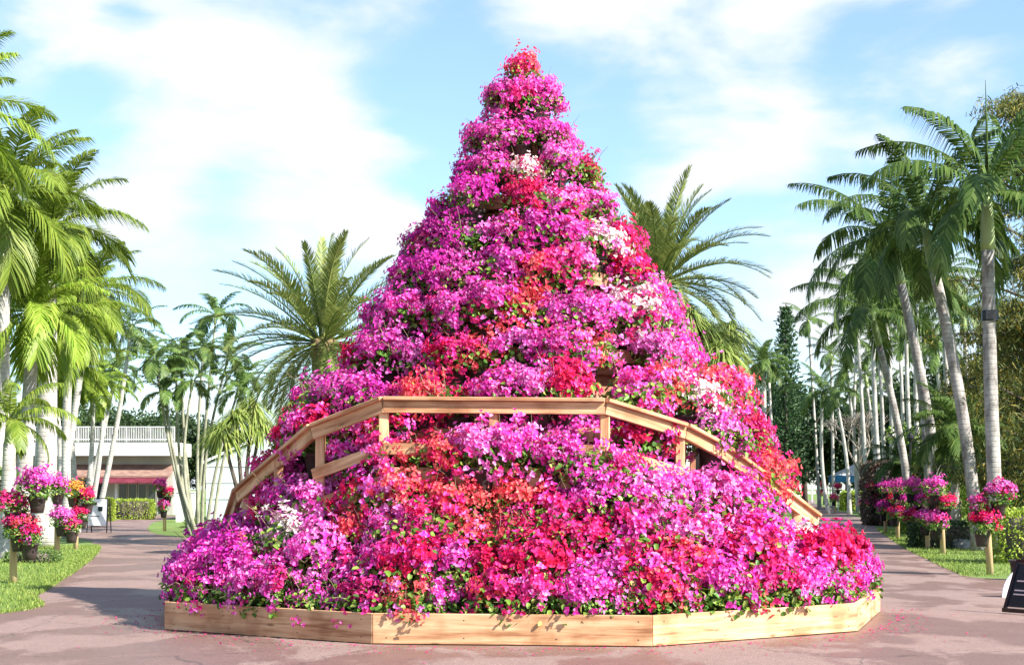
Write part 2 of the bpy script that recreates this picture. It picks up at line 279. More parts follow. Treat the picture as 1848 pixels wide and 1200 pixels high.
gm = MB().add([(-700, -60, 0), (700, -60, 0), (700, 1200, 0), (-700, 1200, 0)], [(0, 1, 2, 3)])
tag(gm.build('ground', M['grass']), kind='structure')
EDGE_L = [(-16, 5), (-9.5, 14), g(0, 1107)[:2], g(60, 1075)[:2], g(110, 1045)[:2], g(150, 1018)[:2], g(170, 1000)[:2], g(176, 987)[:2], g(160, 975)[:2], g(128, 968)[:2], (-17, 58), g(160, 945)[:2], (-25, 75), (-34, 84.5)]
FAR_L = [(-17.5, 84.5), g(283, 941)[:2], g(268, 952)[:2], g(272, 960)[:2], g(300, 966)[:2], g(350, 972)[:2], g(430, 975)[:2], (0, 40), (8, 44)]
def smooth(pts, n=5):
    out = []
    P = [Vector((p[0], p[1])) for p in pts]
    for i in range(len(P)-1):
        a = P[max(i-1, 0)]; b = P[i]; c = P[i+1]; d = P[min(i+2, len(P)-1)]
        for k in range(n):
            t = k/n; out.append(tuple(.5*((2*b)+(c-a)*t+(2*a-5*b+4*c-d)*t*t+(3*b-a-3*c+d)*t**3)))
    out.append(tuple(P[-1])); return out
RIGHT_L = [(10.5, 60), (14.5, 80), (18.5, 105), (24, 140), (31, 182)]
RIGHT_R = [(37, 187), g(1470, 907)[:2], g(1484, 913)[:2], g(1508, 920)[:2], g(1532, 927)[:2], g(1556, 936)[:2], g(1585, 955)[:2], g(1630, 985)[:2], g(1690, 1015)[:2], g(1745, 1040)[:2]]
outline = smooth(EDGE_L)+smooth(FAR_L)+smooth(RIGHT_L)+smooth(RIGHT_R)+[g(1770, 1043)[:2], g(1835, 1046)[:2], (12, 25.5), (20, 25), (24, 5), (24, -20), (-22, -20), (-22, 4)]
# ragged edge where grass creeps over the asphalt
out2 = []
for i, p in enumerate(outline):
    q = outline[(i+1) % len(outline)]; d = math.hypot(q[0]-p[0], q[1]-p[1]); n = max(1, min(12, int(d/.35))) if p[1] < 60 and p[1] > 8 else 1
    for k in range(n):
        t = k/n; j = .05*(1 if n > 1 else 0); out2.append((p[0]+(q[0]-p[0])*t+random.uniform(-j, j), p[1]+(q[1]-p[1])*t+random.uniform(-j, j), .004))
import bmesh
from mathutils.geometry import tessellate_polygon
tri = tessellate_polygon([[Vector(p) for p in out2]])
me = bpy.data.meshes.new('path'); me.from_pydata(out2, [], [tuple(t) for t in tri]); me.update()
bm = bmesh.new(); bm.from_mesh(me); bmesh.ops.recalc_face_normals(bm, faces=bm.faces)
if sum(f.normal.z for f in bm.faces) < 0: bmesh.ops.reverse_faces(bm, faces=bm.faces)
bm.to_mesh(me); bm.free()
tag(link('path', me, M['asphalt']), kind='structure')
# ---------------------------------------------------------------- leaf kit
def nrm(a): return a/np.maximum(np.linalg.norm(a, axis=1, keepdims=True), 1e-9)
def leaves(B, D, U, L, Wd, fold=.25, curl=.0):
    """B base points, D directions, U up hints, L lengths, Wd widths -> folded six-point leaves"""
    D = nrm(D); Sd = nrm(np.cross(D, U)); Nn = np.cross(Sd, D); L = L[:, None]; Wd = Wd[:, None]
    c = Nn*(-curl)*L
    v = np.stack([B, B+D*L*.32+Sd*Wd*.5+Nn*Wd*fold, B+D*L*.78+Sd*Wd*.42+Nn*Wd*fold+c*.6, B+D*L+c, B+D*L*.78-Sd*Wd*.42+Nn*Wd*fold+c*.6, B+D*L*.32-Sd*Wd*.5+Nn*Wd*fold], axis=1)
    n = len(B); i = np.arange(n)[:, None]*6
    q = np.concatenate([i+np.array([[0, 1, 2, 3]]), i+np.array([[0, 3, 4, 5]])], axis=0)
    return v.reshape(-1, 3), q
def join(parts):
    V = []; Q = []; n = 0
    for v, q in parts: V.append(v); Q.append(q+n); n += len(v)
    return np.concatenate(V), np.concatenate(Q)
def rdir(r, n):
    a = r.normal(size=(n, 3)); return nrm(a)
# ---------------------------------------------------------------- bougainvillea
def make_bush(seed, kind='tower'):
    r = np.random.default_rng(seed); leafy = kind == 'leafy'; bed = kind == 'bed'
    nc = 44 if not leafy else 18
    cen = np.array([0, -.03, .32 if bed else .23]); R = np.array([.27, .24, .145 if bed else .15])
    d = rdir(r, nc*3); d = d[d[:, 2] > -.5][:nc]
    rad = r.uniform(.55, 1.12, len(d))[:, None]
    C = cen+d*R*rad
    # a few sprays hanging over the front
    nh = 3 if bed else 8
    H = np.stack([r.uniform(-.26, .26, nh), r.uniform(-.31, -.2, nh), r.uniform(.1, .22, nh) if bed else r.uniform(-.03, .15, nh)], axis=1)
    # shoots poking up
    ns = 4; Sx = np.stack([r.uniform(-.22, .22, ns), r.uniform(-.2, .15, ns), cen[2]+r.uniform(.15, .24, ns)], axis=1)
    C = np.concatenate([C, H, Sx]); hi = 15 if bed else 21; nf = np.concatenate([r.integers(7, hi, len(d)), r.integers(4, 9, nh), r.integers(3, 7, ns)])
    blend = r.random(len(C)) < .36
    P = []; A = []
    for c, k in zip(C, nf):
        o = r.normal(size=(k, 3))*np.array([.038, .038, .030]); P.append(c+o); ax = nrm((c-cen)[None])+nrm(o)*.75+np.array([[0, -.1, .25]]); A.append(ax)
    P = np.concatenate(P); A = nrm(np.concatenate(A)); n = len(P)
    ref = rdir(r, n); u = nrm(np.cross(A, ref)); w = np.cross(A, u); B = []; D = []; U = []
    ph = r.uniform(0, 6.28, n)
    op = r.uniform(.25, .9, n)[:, None]
    for k in range(3):
        a = (ph+k*2.094)[:, None]; pr = u*np.cos(a)+w*np.sin(a); B.append(P+pr*.002); D.append(A*op+pr*.85); U.append(A)
    B = np.concatenate(B); D = np.concatenate(D); U = np.concatenate(U); m = len(B)
    V, Q = leaves(B, D, U, r.uniform(.028, .046, m)*(1 if bed else .84), r.uniform(.024, .038, m)*(1 if bed else .84), .22, .15)
    fl = mesh_np('flowers', V, Q); mi = np.tile(np.repeat(blend, nf), 3); mi = np.concatenate([mi, mi]).astype(np.int32); fl.polygons.foreach_set('material_index', mi)
    nl = 330 if bed else (170 if not leafy else 420)
    d = rdir(r, nl); rr = r.uniform(.25, 1.02, nl)[:, None]; P = cen+np.array([0, 0, -.05])+d*R*np.array([1.0, 1.0, 1.15])*rr; P[:, 2] = np.maximum(P[:, 2], .0)
    lowb = int(nl*(.6 if bed else .33)); P[:lowb] = np.stack([r.uniform(-.28, .28, lowb), r.uniform(-.30, .1, lowb), r.uniform(.02, .24, lowb)], axis=1)
    D = nrm(d*np.array([1, 1, .4])+r.normal(size=(nl, 3))*.4+np.array([0, 0, -.25]))
    V, Q = leaves(P, D, np.tile([[0, -.3, 1.]], (nl, 1))+r.normal(size=(nl, 3))*.4, r.uniform(.045, .08, nl), r.uniform(.032, .052, nl), .15, .25)
    lf = mesh_np('leaves', V, Q)
    mb = MB()
    for c in C[::4]:
        a = Vector((r.uniform(-.04, .04), r.uniform(-.04, .04), .0)); b = Vector(c); mid = a.lerp(b, .5)+Vector((r.uniform(-.05, .05), r.uniform(-.05, .05), .05))
        mb.tube([a, mid, b], [.009, .006, .003], 5, False)
    for k in range(7):  # bare arching twigs
        a = Vector((r.uniform(-.2, .2), r.uniform(-.2, 0), r.uniform(.1, .3))); b = a+Vector((r.uniform(-.14, .14), r.uniform(-.22, -.05), r.uniform(-.12, .3)))
        mb.tube([a, a.lerp(b, .5)+Vector((0, 0, .04)), b], [.004, .003, .0015], 4, False)
    st = mb.mesh('stems', True)
    for m_, mt in ((fl, BM['M']), (lf, M['f_boug']), (st, M['stem'])): m_.materials.append(mt)
    fl.materials.append(BM['K'])
    return fl, lf, st
BV = [make_bush(100+i) for i in range(12)]
BB = [make_bush(150+i, 'bed') for i in range(10)]
BL = [make_bush(200+i, 'leafy') for i in range(4)]
pm = MB(); pm.lathe([(.0, 0), (.095, 0), (.11, .08), (.114, .085), (.12, .15), (.125, .155), (.132, .215), (.145, .22), (.147, .25), (.135, .252), (.128, .22), (0, .215)], 18)
POT = pm.mesh('pot', True); POT.materials.append(M['pot'])
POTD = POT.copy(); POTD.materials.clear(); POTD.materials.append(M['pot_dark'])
def bougainvillea(loc, rz, sc, col, leafy, label, group, pot=None, zpot=-.02, tilt=0, bed=False):
    fl, lf, st = random.choice(BL if leafy else (BB if bed else BV))
    t = empty('bougainvillea', loc, label, 'bougainvillea', group, rz); t.scale = (sc*random.uniform(.92, 1.08), sc, sc*random.uniform(.9, 1.1)); t.rotation_euler.x = tilt
    f = link('flowers', fl, None, t); f.material_slots[0].link = 'OBJECT'; f.material_slots[0].material = BM[col]
    f.material_slots[1].link = 'OBJECT'; f.material_slots[1].material = BM[random.choice({'M': 'PKMDM', 'P': 'MMK', 'K': 'MRPC', 'R': 'KKM', 'C': 'KRCP', 'W': 'PPK', 'O': 'CCK', 'D': 'MMK'}[col])]
    link('leaves', lf, None, t); link('stems', st, None, t)
    if pot: p = link('pot', pot, None, t); p.location = (0, 0, zpot-.22)
    return t
# ---------------------------------------------------------------- the flower tower
CC = Vector((.154, 18.8))
POLY = [Vector(p) for p in [(-4.17, 18.9), (-3.66, 16.34), (-1.335, 14.84), (1.322, 14.58), (3.60, 16.15), (4.45, 18.75), (4.0, 21.3), (1.75, 22.9), (-1.25, 23.0), (-3.5, 21.5)]]
def ring(Rr): return [CC+(p-CC)*(Rr/4.3) for p in POLY]
# planter box
plb = empty('flower_bed_planter', (CC.x, CC.y, 0), 'low ten-sided cedar plank planter around the foot of the flower tower', 'planter')
n10 = len(POLY)
for i in range(n10):
    a, b = POLY[i], POLY[(i+1) % n10]; d = (b-a).normalized(); nn = Vector((d.y, -d.x)); off = nn*(-.0225)
    bar('board', (a.x+off.x, a.y+off.y, .157), (b.x+off.x, b.y+off.y, .157), .045, .29, M['wood'], plb, .004, .0 if False else .32)
    if i in (0, 1, 2, 3, 4, 9):
        for f_ in (.05, .33, .66, .95):
            for z_ in (.07, .24):
                q = a.lerp(b, f_); m_ = MB(); c_ = Vector((q.x-CC.x, q.y-CC.y, z_)); m_.tube([c_, c_+Vector((nn.x, nn.y, 0))*.0015], .0065, 8); m_.build('screw', M['black'], plb)
s_ = MB(); rg = ring(4.22); s_.add([(p.x-CC.x, p.y-CC.y, .22) for p in rg]+[(0, 0, .3)], [(i, (i+1) % n10, n10) for i in range(n10)]); s_.build('soil', M['soil'], plb)
# tower: shelves with fascia boards and posts
tw = empty('flower_tower_frame', (CC.x, CC.y, 0), 'tall stepped reddish cedar shelf frame holding the bougainvillea pots', 'plant stand')
TIERS = []
for k in range(11):
    TIERS.append((6.02-.462*k, (.17+.248*k) if k < 8 else (2.48, 2.72, 2.92)[k-8]))       # (shelf height, pot-line radius)
LOW = [(1.14, 2.98), (.78, 3.22), (.44, 3.5)]
def shelf(z, Ro, Ri, front_only=False, boards=True):
    o = ring(Ro); i_ = ring(Ri); mb = MB(); loc = [(p.x-CC.x, p.y-CC.y) for p in o]; li = [(p.x-CC.x, p.y-CC.y) for p in i_]
    for k in range(n10):
        j = (k+1) % n10
        if front_only and k not in (0, 1, 2, 3, 4, 9): continue
        v = [(*loc[k], z), (*loc[j], z), (*li[j], z), (*li[k], z)]; v += [(x, y, z-.03) for x, y, _ in v]
        mb.add(v, [(0, 1, 2, 3), (7, 6, 5, 4), (0, 4, 5, 1), (2, 6, 7, 3)])
    mb.build('shelf', M['wood_red'], tw)
    if boards:
        for k in range(n10):
            if k in (6, 7, 8): continue
            a, b = o[k], o[(k+1) % n10]; bar('fascia_board', (a.x, a.y, z-.03), (b.x, b.y, z-.03), .03, .15, M['wood_red'], tw, .004, .3)
for k, (z, R) in enumerate(TIERS):
    shelf(z-.24, R+.10, max(0, R-.26))
for (z, R) in LOW: shelf(z-.12, R+.06, R-.3, True)
for k in range(n10):
    for q in range(len(TIERS)-1):
        (z0, R0), (z1, R1) = TIERS[q+1], TIERS[q]
        p = ring(max(.1, R1-.02))[k]; bar('post', (p.x, p.y, z1-.35), (p.x, p.y, z0-.225), .07, .07, M['wood_red'], tw)
# inner wall boards so that gaps between pots show wood
def wallring(Rr, zz, h, skip):
    rr_ = ring(Rr)
    for k in range(n10):
        if k in (6, 7) or k == skip: continue
        p, q_ = rr_[k], rr_[(k+1) % n10]; bar('back_board', (p.x, p.y, zz), (q_.x, q_.y, zz), .02, h, M['wood_red'], tw)
for q in range(8):
    (z1, R1), (z0, R0) = TIERS[q], TIERS[q+1]; wallring(max(.05, min(R1, R0)-.10), z0+.06, .13, (q*3) % 10)
for q in range(9): wallring(1.90, 2.52-.25*q, .2, 99)
for q in range(8):
    (z1, R1), (z0, R0) = TIERS[q], TIERS[q+1]; mb = MB(); a = ring(max(.05, R1-.2)); zz = (z1-.27, z0-.24)
    v = [(p.x-CC.x, p.y-CC.y, z) for z in zz for p in a]; mb.add(v, [(i, (i+1) % n10, n10+(i+1) % n10, n10+i) for i in range(n10)]); mb.build('inner_panel', M['wood_red'], tw)
mb = MB(); mb.tube([(0, 0, .2), (0, 0, 6.2)], .09, 8); mb.build('mast', M['wood_red'], tw)
# colour of the flowers, where they grow (matched by nearest anchor); left-flank purple also has that side's shade put into it
ANC = """947 105 C|900 165 M|980 165 M|880 220 M|950 215 M|1010 220 M|925 262 W|930 285 W|865 280 M|900 262 C|1000 280 M|1040 290 M|870 325 W|825 300 D|945 335 R|1000 340 M|1060 340 P|805 355 D|880 345 W|1080 375 K|900 400 M|755 415 D|850 400 M|1000 410 M|1090 410 W|1120 440 R|1135 475 R|720 470 D|800 440 M|950 440 M|1030 450 P|1178 495 K|690 500 D|740 510 M|800 510 M|900 500 M|950 495 K|1040 505 M|1100 520 P|1195 535 W|1210 550 P|650 560 D|700 580 M|615 635 D|640 640 R|720 590 M|800 590 K|862 580 W|905 580 C|980 590 M|1085 580 C|1150 590 M|1230 590 M|1240 620 P|640 670 K|700 660 M|760 660 C|830 660 K|890 655 W|960 655 M|1000 650 K|1100 650 K|1180 660 M|1260 650 M|1312 680 C|520 735 R|560 720 M|592 738 W|620 700 M|700 690 M|860 690 M|1000 690 P|1130 690 M|1200 680 C|1252 712 W|1340 725 C|1380 715 R|1300 740 M|760 740 K|820 770 P|880 760 P|940 770 M|1010 760 M|1050 790 M|570 810 R|640 790 M|610 840 R|700 800 K|740 810 C|800 830 C|860 850 C|720 850 C|900 885 C|1180 790 M|1230 825 O|1120 840 M|1320 830 C|1370 830 C|1420 810 M|1400 770 K|480 860 K|520 890 P|440 880 K|400 920 M|585 925 W|500 900 M|560 970 P|620 965 C|430 985 O|480 960 W|640 920 R|700 960 P|780 930 K|830 930 C|930 950 K|1000 930 K|1060 900 M|1150 880 M|1240 900 P|1290 870 P|1400 900 M|1442 950 W|1380 960 M|1330 930 P|1100 960 R|1160 960 K|1150 1000 R|1320 990 R|1420 1000 K|1520 1000 R|1570 1020 K|310 1040 M|400 1050 M|500 1020 M|600 1050 M|670 1060 K|730 1060 C|800 1040 M|870 1060 K|950 1060 K|1050 1050 M|1130 1070 K|1200 1060 K|1300 1050 M|1400 1060 K|1500 1070 M|1560 1060 M|390 970 D|760 1000 R|870 1000 R|1000 1000 R"""
ANC = [(float(a), float(b), c) for a, b, c in (s.split() for s in ANC.split('|'))]
LEAFY = [(1100, 960), (1240, 890), (1000, 650), (760, 665), (700, 1000), (1090, 600), (600, 830), (560, 830), (1170, 700), (1330, 770), (1190, 900)]
def colour_at(p):
    x, y = px_of(p); best = min(ANC, key=lambda a: (a[0]-x)**2+((a[1]-y)*1.2)**2+random.uniform(0, 2400)+(600 if a[2] == 'W' else 700 if a[2] == 'O' else 0)); c = best[2]
    if c == 'K' and random.random() < .35: c = random.choice('MMMR')
    if c == 'M' and random.random() < .22: c = random.choice('PKDM' if y < 700 else 'PKKR')
    lf = min((lx-x)**2+(ly-y)**2 for lx, ly in LEAFY) < 24**2 or random.random() < (.13 if y > 640 else .05)
    return c, lf
ORD = ['first', 'second', 'third', 'fourth', 'fifth', 'sixth', 'seventh', 'eighth', 'ninth', 'tenth', 'eleventh', 'twelfth', 'thirteenth', 'fourteenth', 'fifteenth', 'sixteenth', 'seventeenth', 'eighteenth', 'nineteenth', 'twentieth']+['twenty-'+w for w in ['first', 'second', 'third', 'fourth', 'fifth', 'sixth', 'seventh', 'eighth', 'ninth']]+['thirtieth']+['thirty-'+w for w in ['first', 'second', 'third', 'fourth', 'fifth', 'sixth', 'seventh', 'eighth', 'ninth']]
def walk(Rr, d, ymax):
    """points along the ring polygon with outward normals, front and sides only"""
    P = ring(Rr); res = []
    for k in range(n10):
        a, b = P[k], P[(k+1) % n10]; L_ = (b-a).length; n = max(1, round(L_/d))
        for j in range(n):
            q = a.lerp(b, (j+.5)/n); t = (b-a).normalized(); nn = Vector((t.y, -t.x)); nn = (nn+(q-CC).normalized()).normalized()
            if q.y < ymax: res.append((q, nn))
    return res
def plant_row(pts, zf, where, sc=(.9, 1.1), pot=POT, jit=.05, tilt=.12, zj=.03, bed=False):
    pts = sorted(pts, key=lambda t: CX+F*t[0].x/t[0].y)
    for i, (q, nn) in enumerate(pts):
        z = zf(q)+random.uniform(-zj, zj); x = q.x+random.uniform(-jit, jit); y = q.y+random.uniform(-jit, jit); s = random.uniform(*sc)
        c, lf = colour_at((x+nn.x*.2, y+nn.y*.2, z+.3*s))
        lab = f"{CN[c]} bougainvillea, {ORD[i]} from the left {where}"
        bougainvillea((x, y, z), math.atan2(nn.x, -nn.y)+random.uniform(-.25, .25), s, c, lf, lab, 'bougainvillea bushes on the flower tower', pot, tilt=random.uniform(0, tilt), bed=bed)
# top bush
tb_ = bougainvillea((CC.x-.02, CC.y, 6.27), .4, .86, 'C', False, 'coral bougainvillea crowning the very top of the flower tower', 'bougainvillea bushes on the flower tower', POT, -.05, bed=True)
tb_.scale = (.74, .74, .98)
GAPS = [(905, 345, 30), (895, 385, 26), (985, 400, 24), (875, 540, 22), (1010, 540, 24), (835, 600, 24), (945, 600, 22), (1015, 600, 24), (930, 470, 20), (880, 420, 18), (960, 690, 18), (1090, 720, 20)]
for k, (z, R) in enumerate(TIERS):
    pts = walk(R, .40 if k > 0 else .3, CC.y+.35)
    if k == 9: pts = [p for p in pts if p[0].y > 16.5]
    if k == 10: pts = [p for p in pts if p[0].y > 17.2]
    keep = []
    for p in pts:
        x, y = px_of((p[0].x+p[1].x*.2, p[0].y+p[1].y*.2, z+.12)); 
        if not any((x-a_)**2+(y-b_)**2 < (c_*.72)**2 for a_, b_, c_ in GAPS) and random.random() > .035: keep.append(p)
    plant_row(keep, lambda q, z=z: z, f"in the {ORD[k+1]} flower row down the tower", (.8, .98) if k < 3 else (.92, 1.22), jit=.07, zj=.09)
# rows on the slope in front of the walkway
def sidef(q): return max(0., (abs(q.x-.1)-1.3))
plant_row([p for p in walk(2.34, .38, 17.4) if -2.2 < p[0].x < 2.2], lambda q: 1.86, 'in the row standing behind the walkway rail', (.85, 1.05), POT)
plant_row([p for p in walk(2.92, .36, 16.7) if -1.9 < p[0].x < 1.35 and not (.42 < p[0].x < .70)], lambda q: (1.54 if q.x > .45 else 1.66)-.25*max(0, abs(q.x)-1.2), 'in the row just before the walkway rail', (.95, 1.25), POT)
plant_row([p for p in walk(3.08, .42, 17.4) if -2.9 < p[0].x < 2.5], lambda q: (1.0 if .1 < q.x < .8 else 1.2)-.05*sidef(q), 'in the row below the walkway boards', (.95, 1.3), POT)
plant_row(walk(3.40, .41, CC.y+.2), lambda q: .82-.05*sidef(q)-(.26 if q.x > 2.7 else 0)-(.12 if q.x < -2.6 else 0), 'in the fourth row up from the planks', (.95, 1.4), POT, .08, zj=.08, bed=False)
plant_row(walk(3.72, .41, CC.y+.2), lambda q: .42-.01*sidef(q), 'in the second row up from the planks', (.9, 1.3), None, .08, zj=.07, bed=True)
plant_row(walk(3.95, .38, CC.y+.2), lambda q: .21, 'in the lowest row along the planks', (.82, 1.12), None, .07, .12, 0.02, bed=True)
# ---------------------------------------------------------------- walkway with arched rail
wk = empty('wooden_walkway', (CC.x, 16.2, 0), 'pale cedar walkway with an arching handrail wrapped round the tower front', 'walkway')
RL = [at(692, 719, 16.05), at(565, 768, 16.5), at(509, 816, 17.0), at(430, 884, 17.9), Vector((-3.45, 18.8, 1.05))]
RR = [at(1092, 722, 15.9), at(1236, 767, 16.4), at(1299, 801, 16.8), at(1385, 862, 17.7), at(1474, 930, 18.55)]
path = list(reversed(RL))+RR
for i in range(len(path)-1):
    a, b = path[i].copy(), path[i+1].copy()
    bar('handrail', a, b, .15, .04, M['wood'], wk, .006, .12)
    dn = Vector((0, 0, -.085)); bar('rail_board', a+dn, b+dn, .05, .125, M['wood'], wk, .005, .1)
for i in range(len(path)-1):
    if i < 3: continue
    a, b = path[i].copy(), path[i+1].copy(); dn = Vector((0, 0, -.52)); bar('middle_rail', a+dn, b+dn, .04, .12, M['wood'], wk, .005, .1)
mids = [path[4], path[5], path[4].lerp(path[5], .5), at(577, 765, 16.45), at(502, 825, 17.05), at(1228, 767, 16.38), path[8], at(445, 870, 17.75), at(1440, 905, 18.2)]
for p in mids:
    q = p+Vector((0, .005, -.025)); ztop = q.z; bar('post', (q.x, q.y+.06, max(.2, ztop-1.6)), (q.x, q.y+.06, ztop), .10, .10, M['wood'], wk)
# deck and fascia under the level stretch
a, b = Vector((path[4].x, path[4].y, 0)), Vector((path[5].x, path[5].y, 0))
mb = MB(); dx = (b-a); L_ = dx.length
for k in range(6):
    c = (a+b)/2+Vector((0, .16+k*.145, 1.56)); mb.box((c.x-CC.x, c.y-16.2, 1.56), (L_+.3, .135, .035), math.atan2(dx.y, dx.x))
mb.build('deck', M['wood'], wk)
bar('deck_board', (a.x, a.y, 1.60), (b.x, b.y, 1.60), .045, .22, M['wood'], wk)
for (P, s) in ((RL, -1), (RR, 1)):
    for i in range(len(P)-1):
        a, b = P[i].copy(), P[i+1].copy(); dn = Vector((0, 0, -.90)); bar('stringer', a+dn, b+dn, .045, .22, M['wood'], wk, .005, .1)
    st = MB()
    for i in range(len(P)-1):
        n = max(2, int((P[i+1]-P[i]).length/.28))
        for j in range(n):
            q = P[i].lerp(P[i+1], (j+.5)/n); inw = (Vector((CC.x, CC.y, 0))-Vector((q.x, q.y, 0))).normalized(); c = q+inw*.35; rz = math.atan2(P[i+1].y-P[i].y, P[i+1].x-P[i].x)
            st.box((c.x-CC.x, c.y-16.2, q.z-.86), (.28, .7, .035), rz)
    st.build('steps', M['wood'], wk)
# inner rail of the right-hand stair
ir = [at(1098, 768, 16.8), at(1150, 800, 17.1), at(1235, 858, 17.7)]
for i in range(2): bar('inner_rail', ir[i], ir[i+1], .10, .09, M['wood'], wk)
ir = [at(1375, 862, 18.0), at(1470, 940, 18.9)]; bar('inner_rail', ir[0], ir[1], .05, .10, M['wood'], wk)
bar('inner_rail', at(995, 808, 16.9), at(1092, 812, 16.9), .05, .12, M['wood'], wk)
# ---------------------------------------------------------------- palms
def tubeq(pts, rad, n=4):
    m_ = MB(); m_.tube(pts, rad, n, False); return np.array(m_.v), np.array(m_.f)
def frond(r, L=3.0, el=60, bend=100, az=0, ll=.7, n=45, lw=.05, droop=.5, vee=.3, t0=.12, power=1.3, sweep=.55, fan=0, rw=.025, twist=0):
    ns = 24; T = np.linspace(0, 1, ns+1); th = np.radians(el-bend*T**power); ds = L/ns
    x = np.concatenate([[0], np.cumsum(np.cos(th[:-1])*ds)]); z = np.concatenate([[0], np.cumsum(np.sin(th[:-1])*ds)])
    side_sway = r.uniform(-.12, .12)*L*T**2
    ca, sa = math.cos(az), math.sin(az)
    P = np.stack([x*ca-side_sway*sa, x*sa+side_sway*ca, z], axis=1)
    tn = nrm(np.gradient(P, axis=0)); sd = np.array([-sa, ca, 0.]); parts = []
    t = np.linspace(t0, .995, n)
    for sgn in (-1, 1):
        tt = np.clip(t+r.uniform(-.4, .4, n)/n*.9, 0, 1); idx = tt*ns; B = np.stack([np.interp(idx, np.arange(ns+1), P[:, k]) for k in range(3)], axis=1)
        TN = nrm(np.stack([np.interp(idx, np.arange(ns+1), tn[:, k]) for k in range(3)], axis=1)); UP = np.cross(TN, np.tile(sd, (n, 1)))
        UP = np.where((UP[:, 2:3] < 0) & (np.abs(UP[:, 2:3]) > .05), -UP, UP) if False else np.cross(TN, np.tile(sd, (n, 1)))
        UP = -UP if UP[0, 2] < 0 else UP
        sw = sweep+.9*tt[:, None]**3
        D = nrm(np.tile(sd, (n, 1))*sgn*(1-.1*sweep)+TN*sw+UP*vee*r.uniform(.4, 1.5, (n, 1))+r.normal(size=(n, 3))*.09)
        prof = np.clip(np.sin(np.pi*(.16+.78*(tt-t0)/(1-t0)))**.7, .2, 1)*ll*r.uniform(.85, 1.08, n)
        W_ = lw*r.uniform(.8, 1.15, n); Wn = nrm(np.cross(D, UP)); W2 = W_[:, None]; Lh = prof[:, None]
        g1 = np.array([0, 0, -1.])*droop
        a0 = B; m1 = B+D*Lh*.5+g1*Lh*.16; e1 = B+D*Lh*(1-.25*min(1, droop))+g1*Lh*.62
        V = np.stack([a0-Wn*W2*.3, a0+Wn*W2*.3, m1+Wn*W2*.5, m1-Wn*W2*.5, e1+Wn*W2*.08, e1-Wn*W2*.08], axis=1).reshape(-1, 3)
        i = np.arange(n)[:, None]*6; Q = np.concatenate([i+np.array([[0, 1, 2, 3]]), i+np.array([[3, 2, 4, 5]])]); parts.append((V, Q))
    parts.append(tubeq([tuple(p) for p in P[::3]], list(np.linspace(rw, rw*.25, len(P[::3]))), 4))
    return join(parts)
def crown(seed, nf, L=3, els=(80, -20), bends=(50, 90), ll=.7, n=40, lw=.05, droop=.5, vee=.3, lr=.15, azs=None, sweep=.55, power=1.3, rw=.025, base=0.05):
    r = np.random.default_rng(seed); parts = []
    for k in range(nf):
        f = (k+.5)/nf; el = els[0]+(els[1]-els[0])*f**.9+r.uniform(-7, 7); b = bends[0]+(bends[1]-bends[0])*f+r.uniform(-10, 10); az = k*2.39996+r.uniform(-.25, .25)+seed
        V, Q = frond(r, L*r.uniform(1-lr, 1+lr)*(0.82+.18*math.sin(math.pi*min(1, f*1.3))), el, b, az, ll, n, lw, droop*r.uniform(.75, 1.25), vee, sweep=sweep, power=power, rw=rw)
        V = V+np.array([math.cos(az)*base, math.sin(az)*base, -f*.25*base*4]); parts.append((V, Q))
    V, Q = join(parts); return mesh_np('crown', V, Q)
def trunk_mesh(base, top, r0, r1, bow=(0, 0), flare=1.4, n=14, sides=12, wob=.0):
    b = Vector(base); t = Vector(top); pts = []; rad = []
    for i in range(n+1):
        f = i/n; p = b.lerp(t, f)+Vector((bow[0], bow[1], 0))*math.sin(math.pi*f); pts.append(p); rad.append((r0+(r1-r0)*f)*(1+(flare-1)*max(0, 1-f*n/2.2)**2)*random.uniform(1-wob, 1+wob))
    m_ = MB(); m_.tube(pts, rad, sides); return m_, pts
def palm(label, group, base, top, r0, r1, crown_me, cmat, tmat, bow=(0, 0), shaft=0, shaftr=None, smat=None, cs=1, crz=0, spear=0, name='palm_tree', flare=1.4, cat='palm tree', tiltc=True):
    base = Vector(base); top = Vector(top); t = empty(name, base, label, cat, group)
    tm, pts = trunk_mesh((0, 0, -.05), top-base, r0, r1, bow, flare); tm.build('trunk', tmat, t, True)
    d = (pts[-1]-pts[-3]).normalized(); ctop = pts[-1]
    if shaft:
        m_ = MB(); e = ctop+d*shaft; sr = shaftr or r1*1.25; m_.tube([ctop-d*.02, ctop+d*shaft*.12, ctop+d*shaft*.6, e], [r1*1.02, sr, sr*.85, sr*.5], 12); m_.build('crownshaft', smat or M['shaft'], t, True); ctop = e
    c = link('crown', crown_me, None, t); 
    if len(crown_me.materials) == 0: crown_me.materials.append(cmat)
    c.material_slots[0].link = 'OBJECT'; c.material_slots[0].material = cmat
    c.location = ctop; c.scale = (cs, cs, cs); q = Vector((0, 0, 1)).rotation_difference((d+Vector((0, 0, 1))).normalized()) if tiltc else Vector((0, 0, 1)).rotation_difference(Vector((0, 0, 1)))
    c.rotation_euler = (q.to_matrix() @ Matrix.Rotation(crz, 3, 'Z')).to_euler()
    if spear:
        m_ = MB(); m_.tube([ctop, ctop+Vector((0, 0, spear*.6)), ctop+Vector((-.03, 0, spear))], [.04, .025, .006], 6); m_.build('spear_leaf', cmat, t, True)
    return t
CR_FOX = [crown(11+i, 16, 3.3, (86, -18), (62, 95), .66, 66, .05, 1.05, .05, .12, sweep=.6) for i in range(3)]
CR_DATE = [crown(31, 66, 3.4, (88, -35), (32, 80), .46, 95, .027, .12, .45, .1, sweep=.9, power=1.6, rw=.03, base=.16), crown(32, 66, 3.4, (88, -32), (32, 80), .46, 95, .027, .12, .45, .1, sweep=.9, power=1.6, rw=.03, base=.16)]
